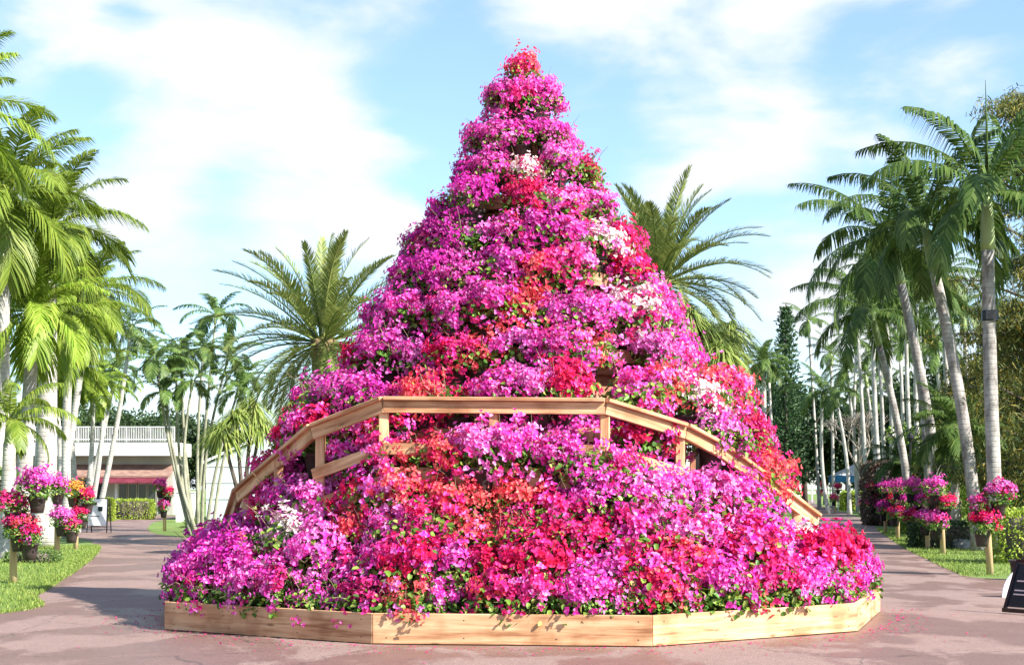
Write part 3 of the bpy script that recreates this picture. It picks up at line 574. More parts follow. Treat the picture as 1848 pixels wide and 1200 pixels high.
CR_LEFT = [crown(51+i, 26, 2.4, (85, -40), (50, 95), .74, 84, .034, .75, .3, .14, sweep=.75) for i in range(3)]
CR_FAR = [crown(91+i, 13, 2.7, (84, -12), (60, 95), .55, 46, .045, .9, .1, .15, sweep=.6) for i in range(3)]
CR_THIN = [crown(71+i, 13, 1.7, (75, -15), (65, 105), .42, 40, .045, .6, .15, .15, sweep=.6, rw=.015) for i in range(3)]
def tuft(seed, n, L, lw, droopy=1.0):
    r = np.random.default_rng(seed); parts = []
    d = rdir(r, n); d[:, 2] = np.abs(d[:, 2])*1.3-.25; d = nrm(d); Ls = L*r.uniform(.7, 1.1, n)[:, None]; Sd = nrm(np.cross(d, np.tile([[0, 0, 1.]], (n, 1)))); dn = np.array([0, 0, -1.])
    P = [d*Ls*f+dn*Ls*droopy*f*f*.55 for f in (0.03, .35, .7, 1)]; w = [lw*.6, lw, lw*.8, lw*.1]
    V = np.stack([p+s*Sd*ww*.5 for p, ww in zip(P, w) for s in (-1, 1)], axis=1).reshape(-1, 3); i = np.arange(n)[:, None]*8
    Q = np.concatenate([i+np.array([[a, a+1, a+3, a+2]]) for a in (0, 2, 4)]); return V, Q
# right-hand row of foxtail palms: (crownshaft base px,py, base px, base Y, top Y, crown index, radius, label)
RP = [((1779, 345), (1801, 35), 35, 0, .17, .145, 1.05, 'tallest nearest grey-trunked palm at the right edge with a black band', 2.5),
      ((1672, 400), (1768, 37), 37.5, 1, .16, .125, .95, 'palm with pale green shaft leaning left, second nearest on the right', 0),
      ((1612, 430), (1706, 44), 44, 2, .17, .13, 1.05, 'leaning palm with dark bending trunk, third nearest on the right', 0),
      ((1575, 560), (1650, 52), 52, 0, .15, .11, .95, 'shorter leaning palm with slim trunk left of the leaning pair', 0),
      ((1640, 520), (1680, 55), 56, 1, .16, .12, .95, 'straight palm behind the leaning palms on the right verge', 0)]
for (tp, (bx, Yb), Yt, ci, r0, r1, cs, lab, sp_) in RP:
    B = Vector(((bx-CX)/F*Yb, Yb, 0)); sh = 1.25*cs; T = at(tp[0], tp[1], Yt); d = (T-B).normalized()
    t = palm(lab, 'foxtail palms along the right verge', B, T-d*sh, r0, r1, CR_FOX[ci], M['f_right'], M['trunk'], (.12*(1 if bx < 1790 else -.3), 0), sh, r1*1.15, None, cs*1.04, {0: .6, 1: 2.2, 2: 4.0}[ci], sp_)
    if bx > 1790:
        z = at(0, 570, 35).z; q = B.lerp(T, z/T.z)-B; m_ = MB(); m_.tube([(q.x, q.y, z-.12), (q.x, q.y, z+.12)], .19, 14); m_.box((q.x-.06, q.y-.2, z), (.16, .12, .2)); m_.build('band', M['black'], t)
# palms further down the right
FR = [(1484, 735, 907, 90, 'f'), (1512, 735, 910, 88, 'f'), (1530, 690, 905, 100, 't'), (1556, 745, 900, 105, 'f'), (1565, 700, 900, 98, 't'), (1590, 660, 905, 92, 'f'), (1607, 720, 900, 100, 't'), (1625, 650, 905, 84, 'f'), (1460, 600, 900, 110, 't'), (1388, 690, 890, 100, 'f'), (1412, 755, 890, 112, 't'), (1545, 560, 905, 85, 'f'), (1650, 620, 900, 80, 'f'), (1690, 660, 900, 75, 't'), (1655, 545, 905, 68, 'f'), (1575, 520, 905, 66, 'f'), (1715, 590, 905, 64, 't')]
FR += [(1598, 560, 905, 74, 'f'), (1635, 590, 905, 70, 'f'), (1545, 640, 905, 96, 'f'), (1700, 540, 905, 60, 'f'), (1500, 660, 903, 104, 't'), (1582, 610, 900, 90, 't'), (1668, 640, 900, 88, 'f'), (1740, 600, 900, 66, 'f')]
FR.sort()
for i, (x, y, yb, Y, k) in enumerate(FR):
    B = Vector(((x+random.uniform(4, 22)-CX)/F*Y, Y, 0)); T = at(x, y, Y)
    palm(f"slender pale-trunked palm behind the right path, {ORD[i]} from the left", 'distant palms beyond the right path', B, T, .12, .085, CR_FAR[i % 3], M['f_far_palm'] if k == 'f' else M['f_thin'], M['trunk_pale'], (random.uniform(-.2, .2), 0), .9, .15, None, random.uniform(.8, 1.0), random.uniform(0, 6))
palm('small palm with upright tuft and drooping fronds behind the tower, right side', None, ((1382-CX)/F*95, 95, 0), at(1378, 668, 95), .18, .13, CR_LEFT[1], M['f_thin'], M['trunk_pale'], (0, 0), .6, .15, None, .8, 1.0)
# low fan/feather palm between trunks on the right
palm('low dark palm arching between the right-hand trunks', None, ((1725-CX)/F*42, 42, 0), at(1722, 770, 42), .12, .1, CR_LEFT[2], M['f_right'], M['trunk'], (0, 0), 0, None, None, .72, .5)
palm('short dark palm with curved fronds beside the copper shrub', None, ((1632-CX)/F*58, 58, 0), at(1628, 830, 58), .12, .1, CR_LEFT[0], M['f_right'], M['trunk'], (0, 0), 0, None, None, .62, 2.5)
# date palms behind the tower
palm('bushy date palm with arching fronds behind the tower, left side', 'date palms behind the tower', ((600-CX)/F*40, 40, 0), at(583, 612, 40), .36, .32, CR_DATE[0], M['f_date'], M['trunk_date'], (0, 0), 0, None, None, .95, 0, 0, 'date_palm', 1.2)
palm('tall date palm rising behind the tower, right side', 'date palms behind the tower', ((1205-CX)/F*42, 42, 0), at(1190, 505, 42), .36, .32, CR_DATE[1], M['f_date'], M['trunk_date'], (0, 0), 0, None, None, .93, .3, 0, 'date_palm', 1.2)
# left-hand palms
LP = [((92, 410), (78, 40), 40, .34, .17, 1, 1.18, M['f_leftd'], M['trunk_pale'], 'big palm with the thickest pale trunk on the left verge', 1.1),
      ((8, 350), (-2, 36), 36, .2, .14, 0, 1.15, M['f_leftd'], M['trunk_pale'], 'tall palm with brown shaft at the left edge of the frame', 1.2),
      ((62, 560), (36, 37), 37, .21, .15, 2, .95, M['f_left'], M['trunk_pale'], 'yellow-green palm with pale trunk in front of the thick palm', .7),
      ((128, 560), (122, 46), 46, .15, .11, 0, .95, M['f_left'], M['trunk_pale'], 'yellow-green palm right of the thick palm on the left', .7),
      ((165, 520), (95, 50), 50, .13, .1, 1, 1.05, M['f_leftd'], M['trunk_pale'], 'darker palm behind the left palms', .7),
      ((118, 660), (140, 52), 52, .13, .09, 2, .9, M['f_left'], M['trunk_pale'], 'low-crowned palm with slim trunk behind the thick palm', .6),
      ((-118, 212), (-126, 30), 30, .2, .15, 2, 1.0, M['f_left'], M['trunk_pale'], 'palm whose frond tips hang in at the top left corner', 0)]
for (tp, (bx, Yb), Yt, r0, r1, ci, cs, cm, tm, lab, sh) in LP:
    B = Vector(((bx-CX)/F*Yb, Yb, 0)); T = at(tp[0], tp[1], Yt); d = (T-B).normalized()
    palm(lab, 'palms on the left verge', B, T-d*sh, r0, r1, CR_LEFT[ci], cm, tm, (random.uniform(-.1, .1), 0), sh, r1*1.2, M['shaft_brown'] if bx == -2 else M['shaft'], cs, random.uniform(0, 6), 0, flare=1.25)
palm('small ringed palm with dark arching fronds at the left edge', 'palms on the left verge', ((14-CX)/F*33, 33, 0), at(17, 800, 33), .2, .13, CR_FOX[0], M['f_leftd'], M['trunk_pale'], (0, 0), .5, .11, None, .52, 3.3)
TL = [(100, 700, 108, 56), (132, 690, 112, 60), (168, 720, 150, 58), (190, 705, 160, 62), (205, 690, 142, 66), (235, 610, 172, 60)]
for i, (x, y, bx, Y) in enumerate(TL):
    palm(['thin', 'slim', 'slim leaning', 'thin leaning', 'pale thin', 'strongly slanting'][i]+f" palm stem on the left verge, {ORD[i]} from the left", 'slender palms on the left verge', ((bx-CX)/F*Y, Y, 0), at(x, y, Y), .12, .07, CR_THIN[i % 3], M['f_thin'] if i > 2 else M['f_left'], M['trunk_pale'], (.1, 0), .5, .09, None, 1.0+.1*(i < 3), i*1.3)
# clump of slender multi-stem palms
CL = [(283, 668, 345, 50), (327, 648, 350, 52), (345, 705, 352, 50), (366, 645, 358, 51), (388, 585, 352, 55), (300, 725, 356, 50), (408, 660, 364, 53), (440, 690, 384, 56), (318, 660, 342, 54), (425, 720, 372, 52)]
for i, (x, y, bx, Y) in enumerate(sorted(CL)):
    palm(f"slender stem of the palm clump beside the path, {ORD[i]} crown from the left", 'slender palms of the clump left of the tower', ((bx-CX)/F*Y, Y, 0), at(x, y, Y), .065, .035, CR_THIN[i % 3], M['f_thin'], M['trunk_thin'], (random.uniform(-.35, .1), random.uniform(-.2, .2)), .35, .06, None, random.uniform(.7, .9), i*1.7, flare=1.3)
# pandanus-like tufted tree
def tufted(label, base, tufts, L, lw, n, mat, tr):
    base = Vector(base); t = empty('pandanus_tree', base, label, 'tree'); m_ = MB(); V = []
    for i, p in enumerate(tufts):
        p = Vector(p)-base; mid = Vector((p.x*.35, p.y*.35, p.z*.5)); m_.tube([(0, 0, 0), mid, p], [tr, tr*.7, tr*.45], 8)
        v, q = tuft(300+i+int(abs(base.x)*10), n, L, lw, 1.5); V.append((v+np.array(p), q))
    m_.build('trunk', M['bark'], t, True); v, q = join(V); link('crown', mesh_np('crown', v, q), mat, t)
tufted('tufted tree with pale strap leaves between clump and tower', ((440-CX)/F*46, 46, 0), [at(x, y, 46+dy) for x, y, dy in ((425, 755, 0), (455, 735, .5), (400, 780, -.5), (470, 770, .3))], 1.0, .04, 230, M['f_strap'], .09)
tufted('green tufted tree showing behind the tower, right side', ((1270-CX)/F*37, 37, 0), [at(x, y, 37+dy) for x, y, dy in ((1245, 575, 0), (1275, 600, .5), (1300, 640, -.5), (1265, 660, .2), (1230, 620, 1), (1290, 690, .4), (1315, 600, 1.2))], 1.1, .038, 330, M['f_strap'], .14)
tufted('grey-green tufted tree behind the tower, left side', ((560-CX)/F*34, 34, 0), [at(x, y, 34) for x, y in ((600, 690), (570, 710), (630, 660), (530, 740))], .7, .045, 150, M['f_strap'], .1)
# strap plant at clump foot
def strap_plant(label, base, L, lw, n, mat, name='strap_leaf_plant'):
    v, q = tuft(500+int(abs(base[0])*10), n, L, lw, .7); v[:, 2] += .05; o = link(name, mesh_np(name, v, q), mat); o.location = base; tag(o, label, 'plant')
strap_plant('spiky strap-leaf plant at the foot of the slender palm clump', g(362, 958), .75, .07, 170, M['f_hedge'])
strap_plant('spiky plant left of the clump foot', g(338, 952), .55, .06, 120, M['f_hedge'])
# ---------------------------------------------------------------- broadleaf trees, pines, hedges
def clump_tree(seed, h, R, n=7000, ls=.16, ncl=40, zlow=.25, flat=1.0):
    r = np.random.default_rng(seed); cl = []
    for _ in range(ncl):
        d = rdir(r, 1)[0]; rr = r.uniform(.35, 1); zc = h*(zlow+(1-zlow)*.5); c = np.array([d[0]*R*rr, d[1]*R*rr, zc+d[2]*h*(1-zlow)*.5*rr*flat]); cl.append(c)
    cl = np.array(cl); k = r.integers(0, ncl, n); cr_ = r.uniform(.16, .34, ncl)*R
    d = rdir(r, n); P = cl[k]+d*(cr_[k]*r.uniform(.5, 1.05, n)**.5)[:, None]*np.array([1.1, 1.1, .8]); D = nrm(d+r.normal(size=(n, 3))*.8); V, Q = leaves(P, D, rdir(r, n), ls*r.uniform(.7, 1.3, n), ls*.6*r.uniform(.7, 1.3, n), .15)
    m_ = MB(); m_.tube([(0, 0, -.1), (0, 0, h*.3), (R*.05, 0, h*.75)], [R*.07, R*.05, R*.02], 9)
    for c in cl[::4]: m_.tube([(0, 0, h*zlow*.8), (c[0]*.5, c[1]*.5, (c[2]+h*zlow)*.5), tuple(c)], [R*.035, R*.02, R*.008], 6, False)
    return mesh_np('crown', V, Q), m_.mesh('trunk', True)
TV = [clump_tree(900, 8, 3.4, 9000, .26), clump_tree(901, 7, 3.0, 9000, .24), clump_tree(902, 9, 3.2, 9000, .26, 50, .15)]
def tree(label, base, v, s, mat, group=None, name='broadleaf_tree', sz=None):
    t = empty(name, base, label, 'tree', group, random.uniform(0, 6)); t.scale = (s, s, sz or s); cm, tm = TV[v]
    c = link('crown', cm, mat, t); c.material_slots[0].link = 'OBJECT'; c.material_slots[0].material = mat; link('trunk', tm, M['bark'], t); return t
bg = [(150, 150, 1, .9), (190, 145, 0, .95), (225, 150, 2, .85), (262, 142, 1, .95), (300, 148, 0, .9), (335, 150, 2, .82), (375, 152, 1, .8), (415, 148, 0, .8), (60, 140, 0, 1.0), (105, 150, 2, .9), (10, 140, 1, 1.0)]
for i, (x, Y, v, s) in enumerate(sorted(bg)): tree(f"dark tree on the skyline behind the cafe, {ORD[i]} from the left", ((x-CX)/F*Y, Y, 0), v, s*1.22, M['f_far'], 'skyline trees behind the cafe')
bg = [(1345, 118, 2, 1.02), (1375, 125, 0, 1.1), (1415, 112, 2, 1.05), (1452, 118, 0, 1.12), (1490, 140, 1, 1.1), (1530, 120, 0, 1.05), (1570, 135, 2, 1.1), (1612, 112, 1, 1.1), (1650, 105, 0, 1.1), (1700, 95, 2, 1.05), (1740, 88, 1, 1.1), (1780, 80, 0, 1.1)]
for i, (x, Y, v, s) in enumerate(sorted(bg)): tree(f"dark leafy tree behind the right path, {ORD[i]} from the left", ((x-CX)/F*Y, Y, 0), v, s, M['f_dark'] if x < 1480 else M['f_far'], 'leafy trees behind the right path')
for i, (x, Y, v, s, m_) in enumerate([(1735, 62, 1, .55, 'f_hedge'), (1690, 70, 0, .6, 'f_hedge'), (1775, 58, 2, .6, 'f_fine'), (1830, 52, 0, .62, 'f_fine'), (1578, 104, 1, .4, 'f_redleaf')]):
    tree(['sunlit green shrub tree between right trunks', 'green shrub tree left of the leaning trunks', 'yellowish shrub tree behind the nearest right trunk', 'yellowish shrub tree at the right edge', 'reddish brown shrub tree beyond the tent'][i], ((x-CX)/F*Y, Y, 0), v, s, M[m_])
# fine-leaved drooping tree, right edge
def fine_tree(label, base, h, R, seed, n=26000, skew=0):
    r = np.random.default_rng(seed); t = empty('casuarina_tree', base, label, 'tree'); m_ = MB(); m_.tube([(0, 0, -.1), (.1, 0, h*.5), (0, 0, h*.97)], [.22, .14, .03], 10); B = []; 
    for i in range(60):
        z = h*r.uniform(.18, .97); a = r.uniform(0, 6.28); L_ = R*(1.1-(z/h)**2*.8)*r.uniform(.5, 1.1); e = np.array([math.cos(a)*L_, math.sin(a)*L_, z+L_*r.uniform(-.05, .35)]); s0 = np.array([0, 0, z-.3]); mid = (s0+e)/2+np.array([0, 0, .25])
        m_.tube([tuple(s0), tuple(mid), tuple(e)], [.05, .03, .008], 5, False)
        for _ in range(n//60//6):
            f = r.uniform(.2, 1.05); p = s0*(1-f)**2+mid*2*f*(1-f)+e*f*f; B.append(p+r.normal(size=3)*np.array([.22, .22, .16]))
    B = np.array(B); B = np.repeat(B, 6, axis=0)+r.normal(size=(len(B)*6, 3))*.07; nn = len(B); D = nrm(r.normal(size=(nn, 3))*.6+np.array([0, 0, -.75])); V, Q = leaves(B, D, rdir(r, nn), r.uniform(.12, .26, nn), r.uniform(.02, .035, nn), .1)
    m_.build('trunk', M['bark'], t, True); link('crown', mesh_np('crown', V, Q), M['f_fine'], t)
fine_tree('tall feathery tree with yellowing leaves behind the nearest right palm', ((1850-CX)/F*46, 46, 0), 13.6, 3.0, 5, 36000)
fine_tree('shorter feathery yellow-green tree right of the leaning palms', ((1790-CX)/F*56, 56, 0), 8.2, 2.6, 6, 24000)
fine_tree('feathery tree at the far right edge below the tall one', ((1880-CX)/F*38, 38, 0), 6.2, 2.4, 8, 22000)
def norfolk(label, base, h, R, seed):
    r = np.random.default_rng(seed); t = empty('norfolk_pine', base, label, 'tree', 'norfolk pines'); m_ = MB(); m_.tube([(0, 0, 0), (0, 0, h)], [.2, .03], 8); m_.build('trunk', M['bark'], t, True)
    B = []; D = []; z = h*.12
    while z < h*.985:
        f = 1-z/h; L_ = R*f**.75+.12; nb = 9
        for k in range(nb):
            a = k*2*math.pi/nb+r.uniform(-.2, .2)+z*3; Lk = L_*r.uniform(.85, 1.1); m = int(26*Lk/R)+8; s = r.uniform(.05, 1, m); dr = np.array([math.cos(a), math.sin(a), 0]); p = dr*(s*Lk)[:, None]; p[:, 2] = z+(s**2)*Lk*.32; p += r.normal(size=p.shape)*.05
            B.append(p); D.append(dr*.55+r.normal(size=p.shape)*.4+np.array([0, 0, .45]))
        z += h*.034*(.6+f*.6)
    B = np.concatenate(B); D = np.concatenate(D); n = len(B); V, Q = leaves(B, D, rdir(r, n), r.uniform(.2, .36, n), r.uniform(.07, .12, n), .1); link('crown', mesh_np('crown', V, Q), M['f_norfolk'], t)
norfolk('tall narrow Norfolk pine behind the right path', ((1418-CX)/F*108, 108, 0), at(0, 547, 108).z, 1.9, 1)
norfolk('dark Norfolk pine partly hidden behind the tower', ((1318-CX)/F*100, 100, 0), at(0, 585, 100).z, 1.8, 2)
def hedge(name, label, c, d, mat, rz=0, n=3500, ls=.07, cat='hedge', seed=0, rnd=.25, group=None):
    r = np.random.default_rng(seed+int(abs(c[0])*7)); d = np.array(d)/2; P = r.uniform(-1, 1, (n, 3)); ax = r.integers(0, 3, n); sg = np.where(r.random(n) < .5, -1, 1); P[np.arange(n), ax] = sg*r.uniform(.85, 1.02, n)
    e = 5; nn_ = (np.abs(P)**e).sum(1)**(1/e); P = P/np.maximum(nn_, 1)[:, None]*1.0; P *= 1+r.uniform(-.05, .07, (n, 1)); D = nrm(P*np.array([1, 1, 1])+r.normal(size=(n, 3))*.8); B = P*d+np.array([0, 0, d[2]])
    V, Q = leaves(B, D, rdir(r, n), ls*r.uniform(.7, 1.3, n), ls*.6*np.ones(n), .15)
    t = empty(name, c, label, cat, group, rz); link('leaves', mesh_np('leaves', V, Q), mat, t)
    m_ = MB(); k = 8; prof = [(0, 0), (.7, 0), (.78, .3), (.78, 1.4), (.6, 1.75), (0, 1.78)]; m_.lathe([(a, b) for a, b in prof], 16); v = [(x*d[0]*1.05, y*d[1]*1.05, z*d[2]) for x, y, z in m_.v]; MB().add(v, m_.f).build('branches', M['bark'], t)
hedge('hedge', 'clipped lime-green hedge before the cafe doors', g(237, 937), (2.15, .9, .95), M['f_lime'])
hedge('shrub', 'rounded green shrub beside the sandwich board', g(193, 940), (.62, .6, 1.0), M['f_lime'], cat='shrub')
hedge('shrub', 'clipped yellow-green shrub by the far right path', g(1541, 921), (1.6, 1.4, 1.2), M['f_lime'], cat='shrub', ls=.12)
hedge('shrub', 'bright green hedge at the right edge behind the nearest palm', (((1850-CX)/F*31), 31, 0), (1.3, 1.2, 1.05), M['f_lime'], cat='shrub')
hedge('shrub', 'copper-leaved tall shrub beside the right-hand flower stands', ((1600-CX)/F*62, 62, 0), (1.8, 1.6, 2.5), M['f_redleaf'], n=6000, ls=.11, cat='shrub')
hedge('shrub', 'second copper-leaved shrub behind the flower stands', ((1640-CX)/F*60, 60, 0), (1.2, 1.4, 2.2), M['f_redleaf'], n=5000, ls=.11, cat='shrub')
hedge('shrub', 'dark low shrub under the palm trunks on the right', ((1725-CX)/F*38.5, 38.5, 0), (2.2, .8, .62), M['f_far'], n=4500, cat='shrub')
hedge('shrub', 'green shrub filling the gap behind leaning trunks', ((1685-CX)/F*50, 50, 0), (2.2, 1.2, 1.6), M['f_hedge'], n=5000, ls=.1, cat='shrub')
hedge('shrub', 'leafy shrub behind the nearest right palm trunk', ((1850-CX)/F*42, 42, 0), (2.2, 1.4, 2.0), M['f_hedge'], n=6000, ls=.09, cat='shrub')
hedge('shrub', 'yellowish low shrub under the left-hand palms', g(8, 988), (.9, .8, .5), M['f_lime'], cat='shrub', n=2500)
hedge('shrub', 'small white-flecked groundcover mound by the first left post', g(60, 1015), (1.0, .7, .22), M['f_thin'], cat='shrub', n=2500, ls=.04)
hedge('shrub', 'leafy green climber on the left-hand trunk', ((5-CX)/F*35, 35, 0), (.6, .5, 1.9), M['f_thin'], cat='shrub', n=2600, ls=.06)
# bare twiggy tree beyond
tb = MB(); rb = random.Random(4)
def twig(p, d, L_, r_, lev):
    q = p+d*L_; tb.tube([p, p.lerp(q, .5)+Vector((rb.uniform(-.1, .1), 0, rb.uniform(-.05, .1)))*L_, q], [r_, r_*.8, r_*.6], 5, False)
    if lev:
        for _ in range(4): twig(q, (d+Vector((rb.uniform(-.8, .8), rb.uniform(-.8, .8), rb.uniform(-.2, .7)))).normalized(), L_*.68, r_*.6, lev-1)
twig(Vector((0, 0, 0)), Vector((0, 0, 1)), 2.4, .14, 4)
bt = tb.build('bare_tree', M['twig']); bt.location = ((1552-CX)/F*94, 94, 0); tag(bt, 'bare grey twiggy tree behind the pale trunks on the right', 'tree')
# stones at tree feet
for i, (x, y, s) in enumerate([(1712, 985, .3), (1735, 990, .26), (85, 985, .3), (1765, 988, .24), (1690, 978, .25), (1500, 921, .25)]):
    m_ = MB(); r = random.Random(i); pr = [(0, 0), (.9, .02), (1, .35), (.75, .75), (.3, .92), (0, .95)]; m_.lathe(pr, 9); m_.v = [(a*s*r.uniform(.85, 1.2), b*s*r.uniform(.8, 1.15), c*s*1.2*r.uniform(.9, 1.1)) for a, b, c in m_.v]
    o = m_.build('rock', M['stone'], None); o.location = g(x, y); tag(o, ['grey rock under the leaning palm', 'grey rock right of the leaning palm foot', 'pale rock behind the left-hand pots', 'rock beside the nearest right palm', 'rock among the right-hand flower stands', 'rock on the far lawn edge beside the path'][i], 'rock', 'rocks on the verges')
# ---------------------------------------------------------------- buildings on the left
def R3(x0, x1, y0, y1, Y):  # px rect -> centre/size
    a = at(x0, y1, Y); b = at(x1, y0, Y); return (a+b)/2, b.x-a.x, b.z-a.z
YB = 85.0; bl = empty('cafe_building', at(200, 880, YB)*1.0, 'low cream cafe with white roof terrace, tiled eave and burgundy awning', 'building'); bl.location.z = 0; O = Vector((bl.location.x, bl.location.y, 0))
def bbox(name, x0, x1, y0, y1, Y, depth, mat, parent=bl, org=None, z0=None):
    c, w, h = R3(x0, x1, y0, y1, Y); m_ = MB()
    if z0 is not None: top = c.z+h/2; h = top-z0; c.z = z0+h/2
    oo = org if org is not None else O; m_.box((c.x-oo.x, Y+depth/2-oo.y, c.z), (w, depth, h)); return m_.build(name, mat, parent)
bbox('wall', -120, 312, 818, 932, YB+1.4, 2.5, M['cream'], z0=0)
bbox('terrace_slab', -120, 318, 798, 822, YB, 4, M['white'])
m_ = MB(); z0 = at(0, 837, YB).z; z1 = at(0, 858, YB).z; x0 = at(-120, 0, YB).x-O.x; x1 = at(308, 0, YB).x-O.x
m_.add([(x0, 1.4, z0), (x1, 1.4, z0), (x1, -.3, z1), (x0, -.3, z1), (x0, 1.4, z0-.1), (x1, 1.4, z0-.1), (x1, -.3, z1-.1), (x0, -.3, z1-.1)], [(0, 3, 2, 1), (4, 5, 6, 7), (3, 7, 6, 2), (0, 4, 7, 3), (1, 2, 6, 5)])
m_.build('tiled_eave', M['roof'], bl)
m_ = MB(); z0 = at(0, 859, YB).z; z1 = at(0, 870, YB).z; x0 = at(168, 0, YB).x-O.x; x1 = at(305, 0, YB).x-O.x; n = 34
for i in range(n):
    a = x0+(x1-x0)*i/n; b = x0+(x1-x0)*(i+1)/n; m_.add([(a, 0, z0), (b, 0, z0), (b, -1.0, z1), ((a+b)/2, -1.0, z1-.12), (a, -1.0, z1)], [(0, 4, 3, 2, 1)]); m_.add([(a, 0, z0-.01), (b, 0, z0-.01), (b, -1.0, z1-.01), (a, -1.0, z1-.01)], [(0, 1, 2, 3)])
m_.build('awning', M['awning'], bl)
for i in range(5):
    x0 = 214+i*17.5; c, w, h = R3(x0, x0+16, 872, 930, YB+1.38); f = MB(); yy = YB+1.37-O.y
    for (dx, dz, ww, hh) in ((-w/2, 0, .08, h), (w/2, 0, .08, h), (0, h/2, w+.08, .08), (0, -h/2+.03, w+.08, .08)): f.box((c.x-O.x+dx, yy, c.z+dz), (ww, .07, hh))
    fo = f.build('glass_door', M['cream'], bl); p = MB(); p.box((c.x-O.x, yy+.01, c.z), (w-.08, .02, h-.08)); p.build('pane', M['glass'], fo)
for i in range(2): 
    c, w, h = R3(124+i*22, 142+i*22, 868, 905, YB+1.38); p = MB(); p.box((c.x-O.x, YB+1.37-O.y, c.z), (w, .04, h)); p.build('window', M['glass'], bl)
bbox('column', 207, 211, 866, 932, YB, .25, M['white'], z0=0); bbox('door_shade_sheet', 171, 186, 870, 932, YB+1.36, .03, M['black'], z0=0.02)  # flat black sheet on the wall paints the shade of a doorway
rl = MB(); zt = at(0, 770, YB).z; zb = at(0, 796, YB).z; xs = [at(-120+i*3.1, 0, YB).x-O.x for i in range(141)]
for x in xs: rl.box((x, .1, (zt+zb)/2), (.028, .028, zt-zb))
for z in (zt, zb+.1): rl.box(((xs[0]+xs[-1])/2, .1, z), (xs[-1]-xs[0], .05, .05))
for x in xs[::14]: rl.box((x, .1, (zt+zb)/2), (.06, .06, zt-zb+.05))
rl.build('terrace_railing', M['white'], bl)
YW = 72.0; sh = empty('metal_shed', ((440-CX)/F*YW, YW, 0), 'pale blue-grey sheet-walled shed with sloping roof beside the tower', 'building')
m_ = MB(); xs0 = at(372, 0, YW).x-sh.location.x; xs1 = at(520, 0, YW).x-sh.location.x; za = at(0, 838, YW).z; zb = at(0, 768, YW).z
m_.add([(xs0, 0, 0), (xs1, 0, 0), (xs1, 0, zb), (xs0, 0, za), (xs0, 6, 0), (xs1, 6, 0), (xs1, 6, zb), (xs0, 6, za)], [(0, 1, 2, 3), (5, 4, 7, 6), (4, 0, 3, 7), (1, 5, 6, 2), (3, 2, 6, 7)]); m_.build('wall', M['metal'], sh)
m_ = MB(); 
for z in (1.0, 1.75, 2.5): m_.box(((xs0+xs1)/2, -.02, z), (xs1-xs0, .03, .05))
m_.build('wall_rib', M['white'], sh)
m_ = MB(); m_.add([(xs0-.15, -.2, za+.02), (xs1, -.2, zb+.02), (xs1, 6.2, zb+.02), (xs0-.15, 6.2, za+.02), (xs0-.15, -.2, za+.14), (xs1, -.2, zb+.14), (xs1, 6.2, zb+.14), (xs0-.15, 6.2, za+.14)], [(0, 1, 2, 3), (4, 7, 6, 5), (0, 4, 5, 1), (0, 3, 7, 4)]); m_.build('roof', M['board_white'], sh)
c, w, h = R3(318, 352, 884, 937, 68); ws = empty('white_wall', (c.x, 68, 0), 'plain white garden wall panel behind the slender palm clump', 'wall'); m_ = MB(); m_.box((0, 0, h/2), (w, .2, h)); m_.build('panel', M['white'], ws); m_ = MB(); m_.box((0, 0, h+.03), (w+.06, .26, .06)); m_.build('cap', M['white'], ws)
# ---------------------------------------------------------------- tent, white fence, lamp pole
YT = 108; T0 = Vector(((1540-CX)/F*YT, YT, 0)); tt = empty('canopy_tent', T0, 'small white-topped canopy tent with blue valance beyond the path', 'tent')
hw = 1.4; zt = at(0, 870, YT).z; zv = at(0, 858, YT).z; zp = at(0, 838, YT).z
MB().add([(-hw, -hw, zv), (hw, -hw, zv), (hw, hw, zv), (-hw, hw, zv), (0, 0, zp)], [(0, 1, 4), (1, 2, 4), (2, 3, 4), (3, 0, 4)]).build('roof', M['white'], tt)
m_ = MB(); 
for s in (-1, 1): m_.box((0, s*hw, (zv+zt)/2), (2*hw, .03, zv-zt)); m_.box((s*hw, 0, (zv+zt)/2), (.03, 2*hw-.04, zv-zt))
m_.build('valance', M['blue'], tt)
for sx in (-1, 1):
    for sy in (-1, 1): m_ = MB(); m_.box((sx*(hw-.06), sy*(hw-.06), zt/2), (.07, .07, zt)); m_.build('leg', M['white'], tt)
YF = 165; fo = empty('white_fence', ((1470-CX)/F*YF, YF, 0), 'white rail fence running beyond the far right lawn', 'fence')
xa = (1395-1470)/F*YF; xb = (1560-1470)/F*YF
for z in (1.0, 1.6, 2.2): m_ = MB(); m_.box(((xa+xb)/2, 0, z+.0), (xb-xa, .05, .3)); m_.build('rail', M['white'], fo)
for i in range(8): m_ = MB(); m_.box((xa+(xb-xa)*i/7, 0, 1.2), (.14, .14, 2.4)); m_.build('post', M['white'], fo)
YL = 50; lp = empty('lamp_post', ((1643-CX)/F*YL, YL, 0), 'thin black pole standing among the right-hand flower stands', 'post'); m_ = MB(); m_.tube([(0, 0, 0), (0, 0, 3.0)], [.045, .035], 8); m_.build('pole', M['black'], lp); m_ = MB(); m_.lathe([(0, 3.0), (.1, 3.0), (.13, 3.12), (.05, 3.28), (0, 3.3)], 10); m_.build('lamp', M['black'], lp)
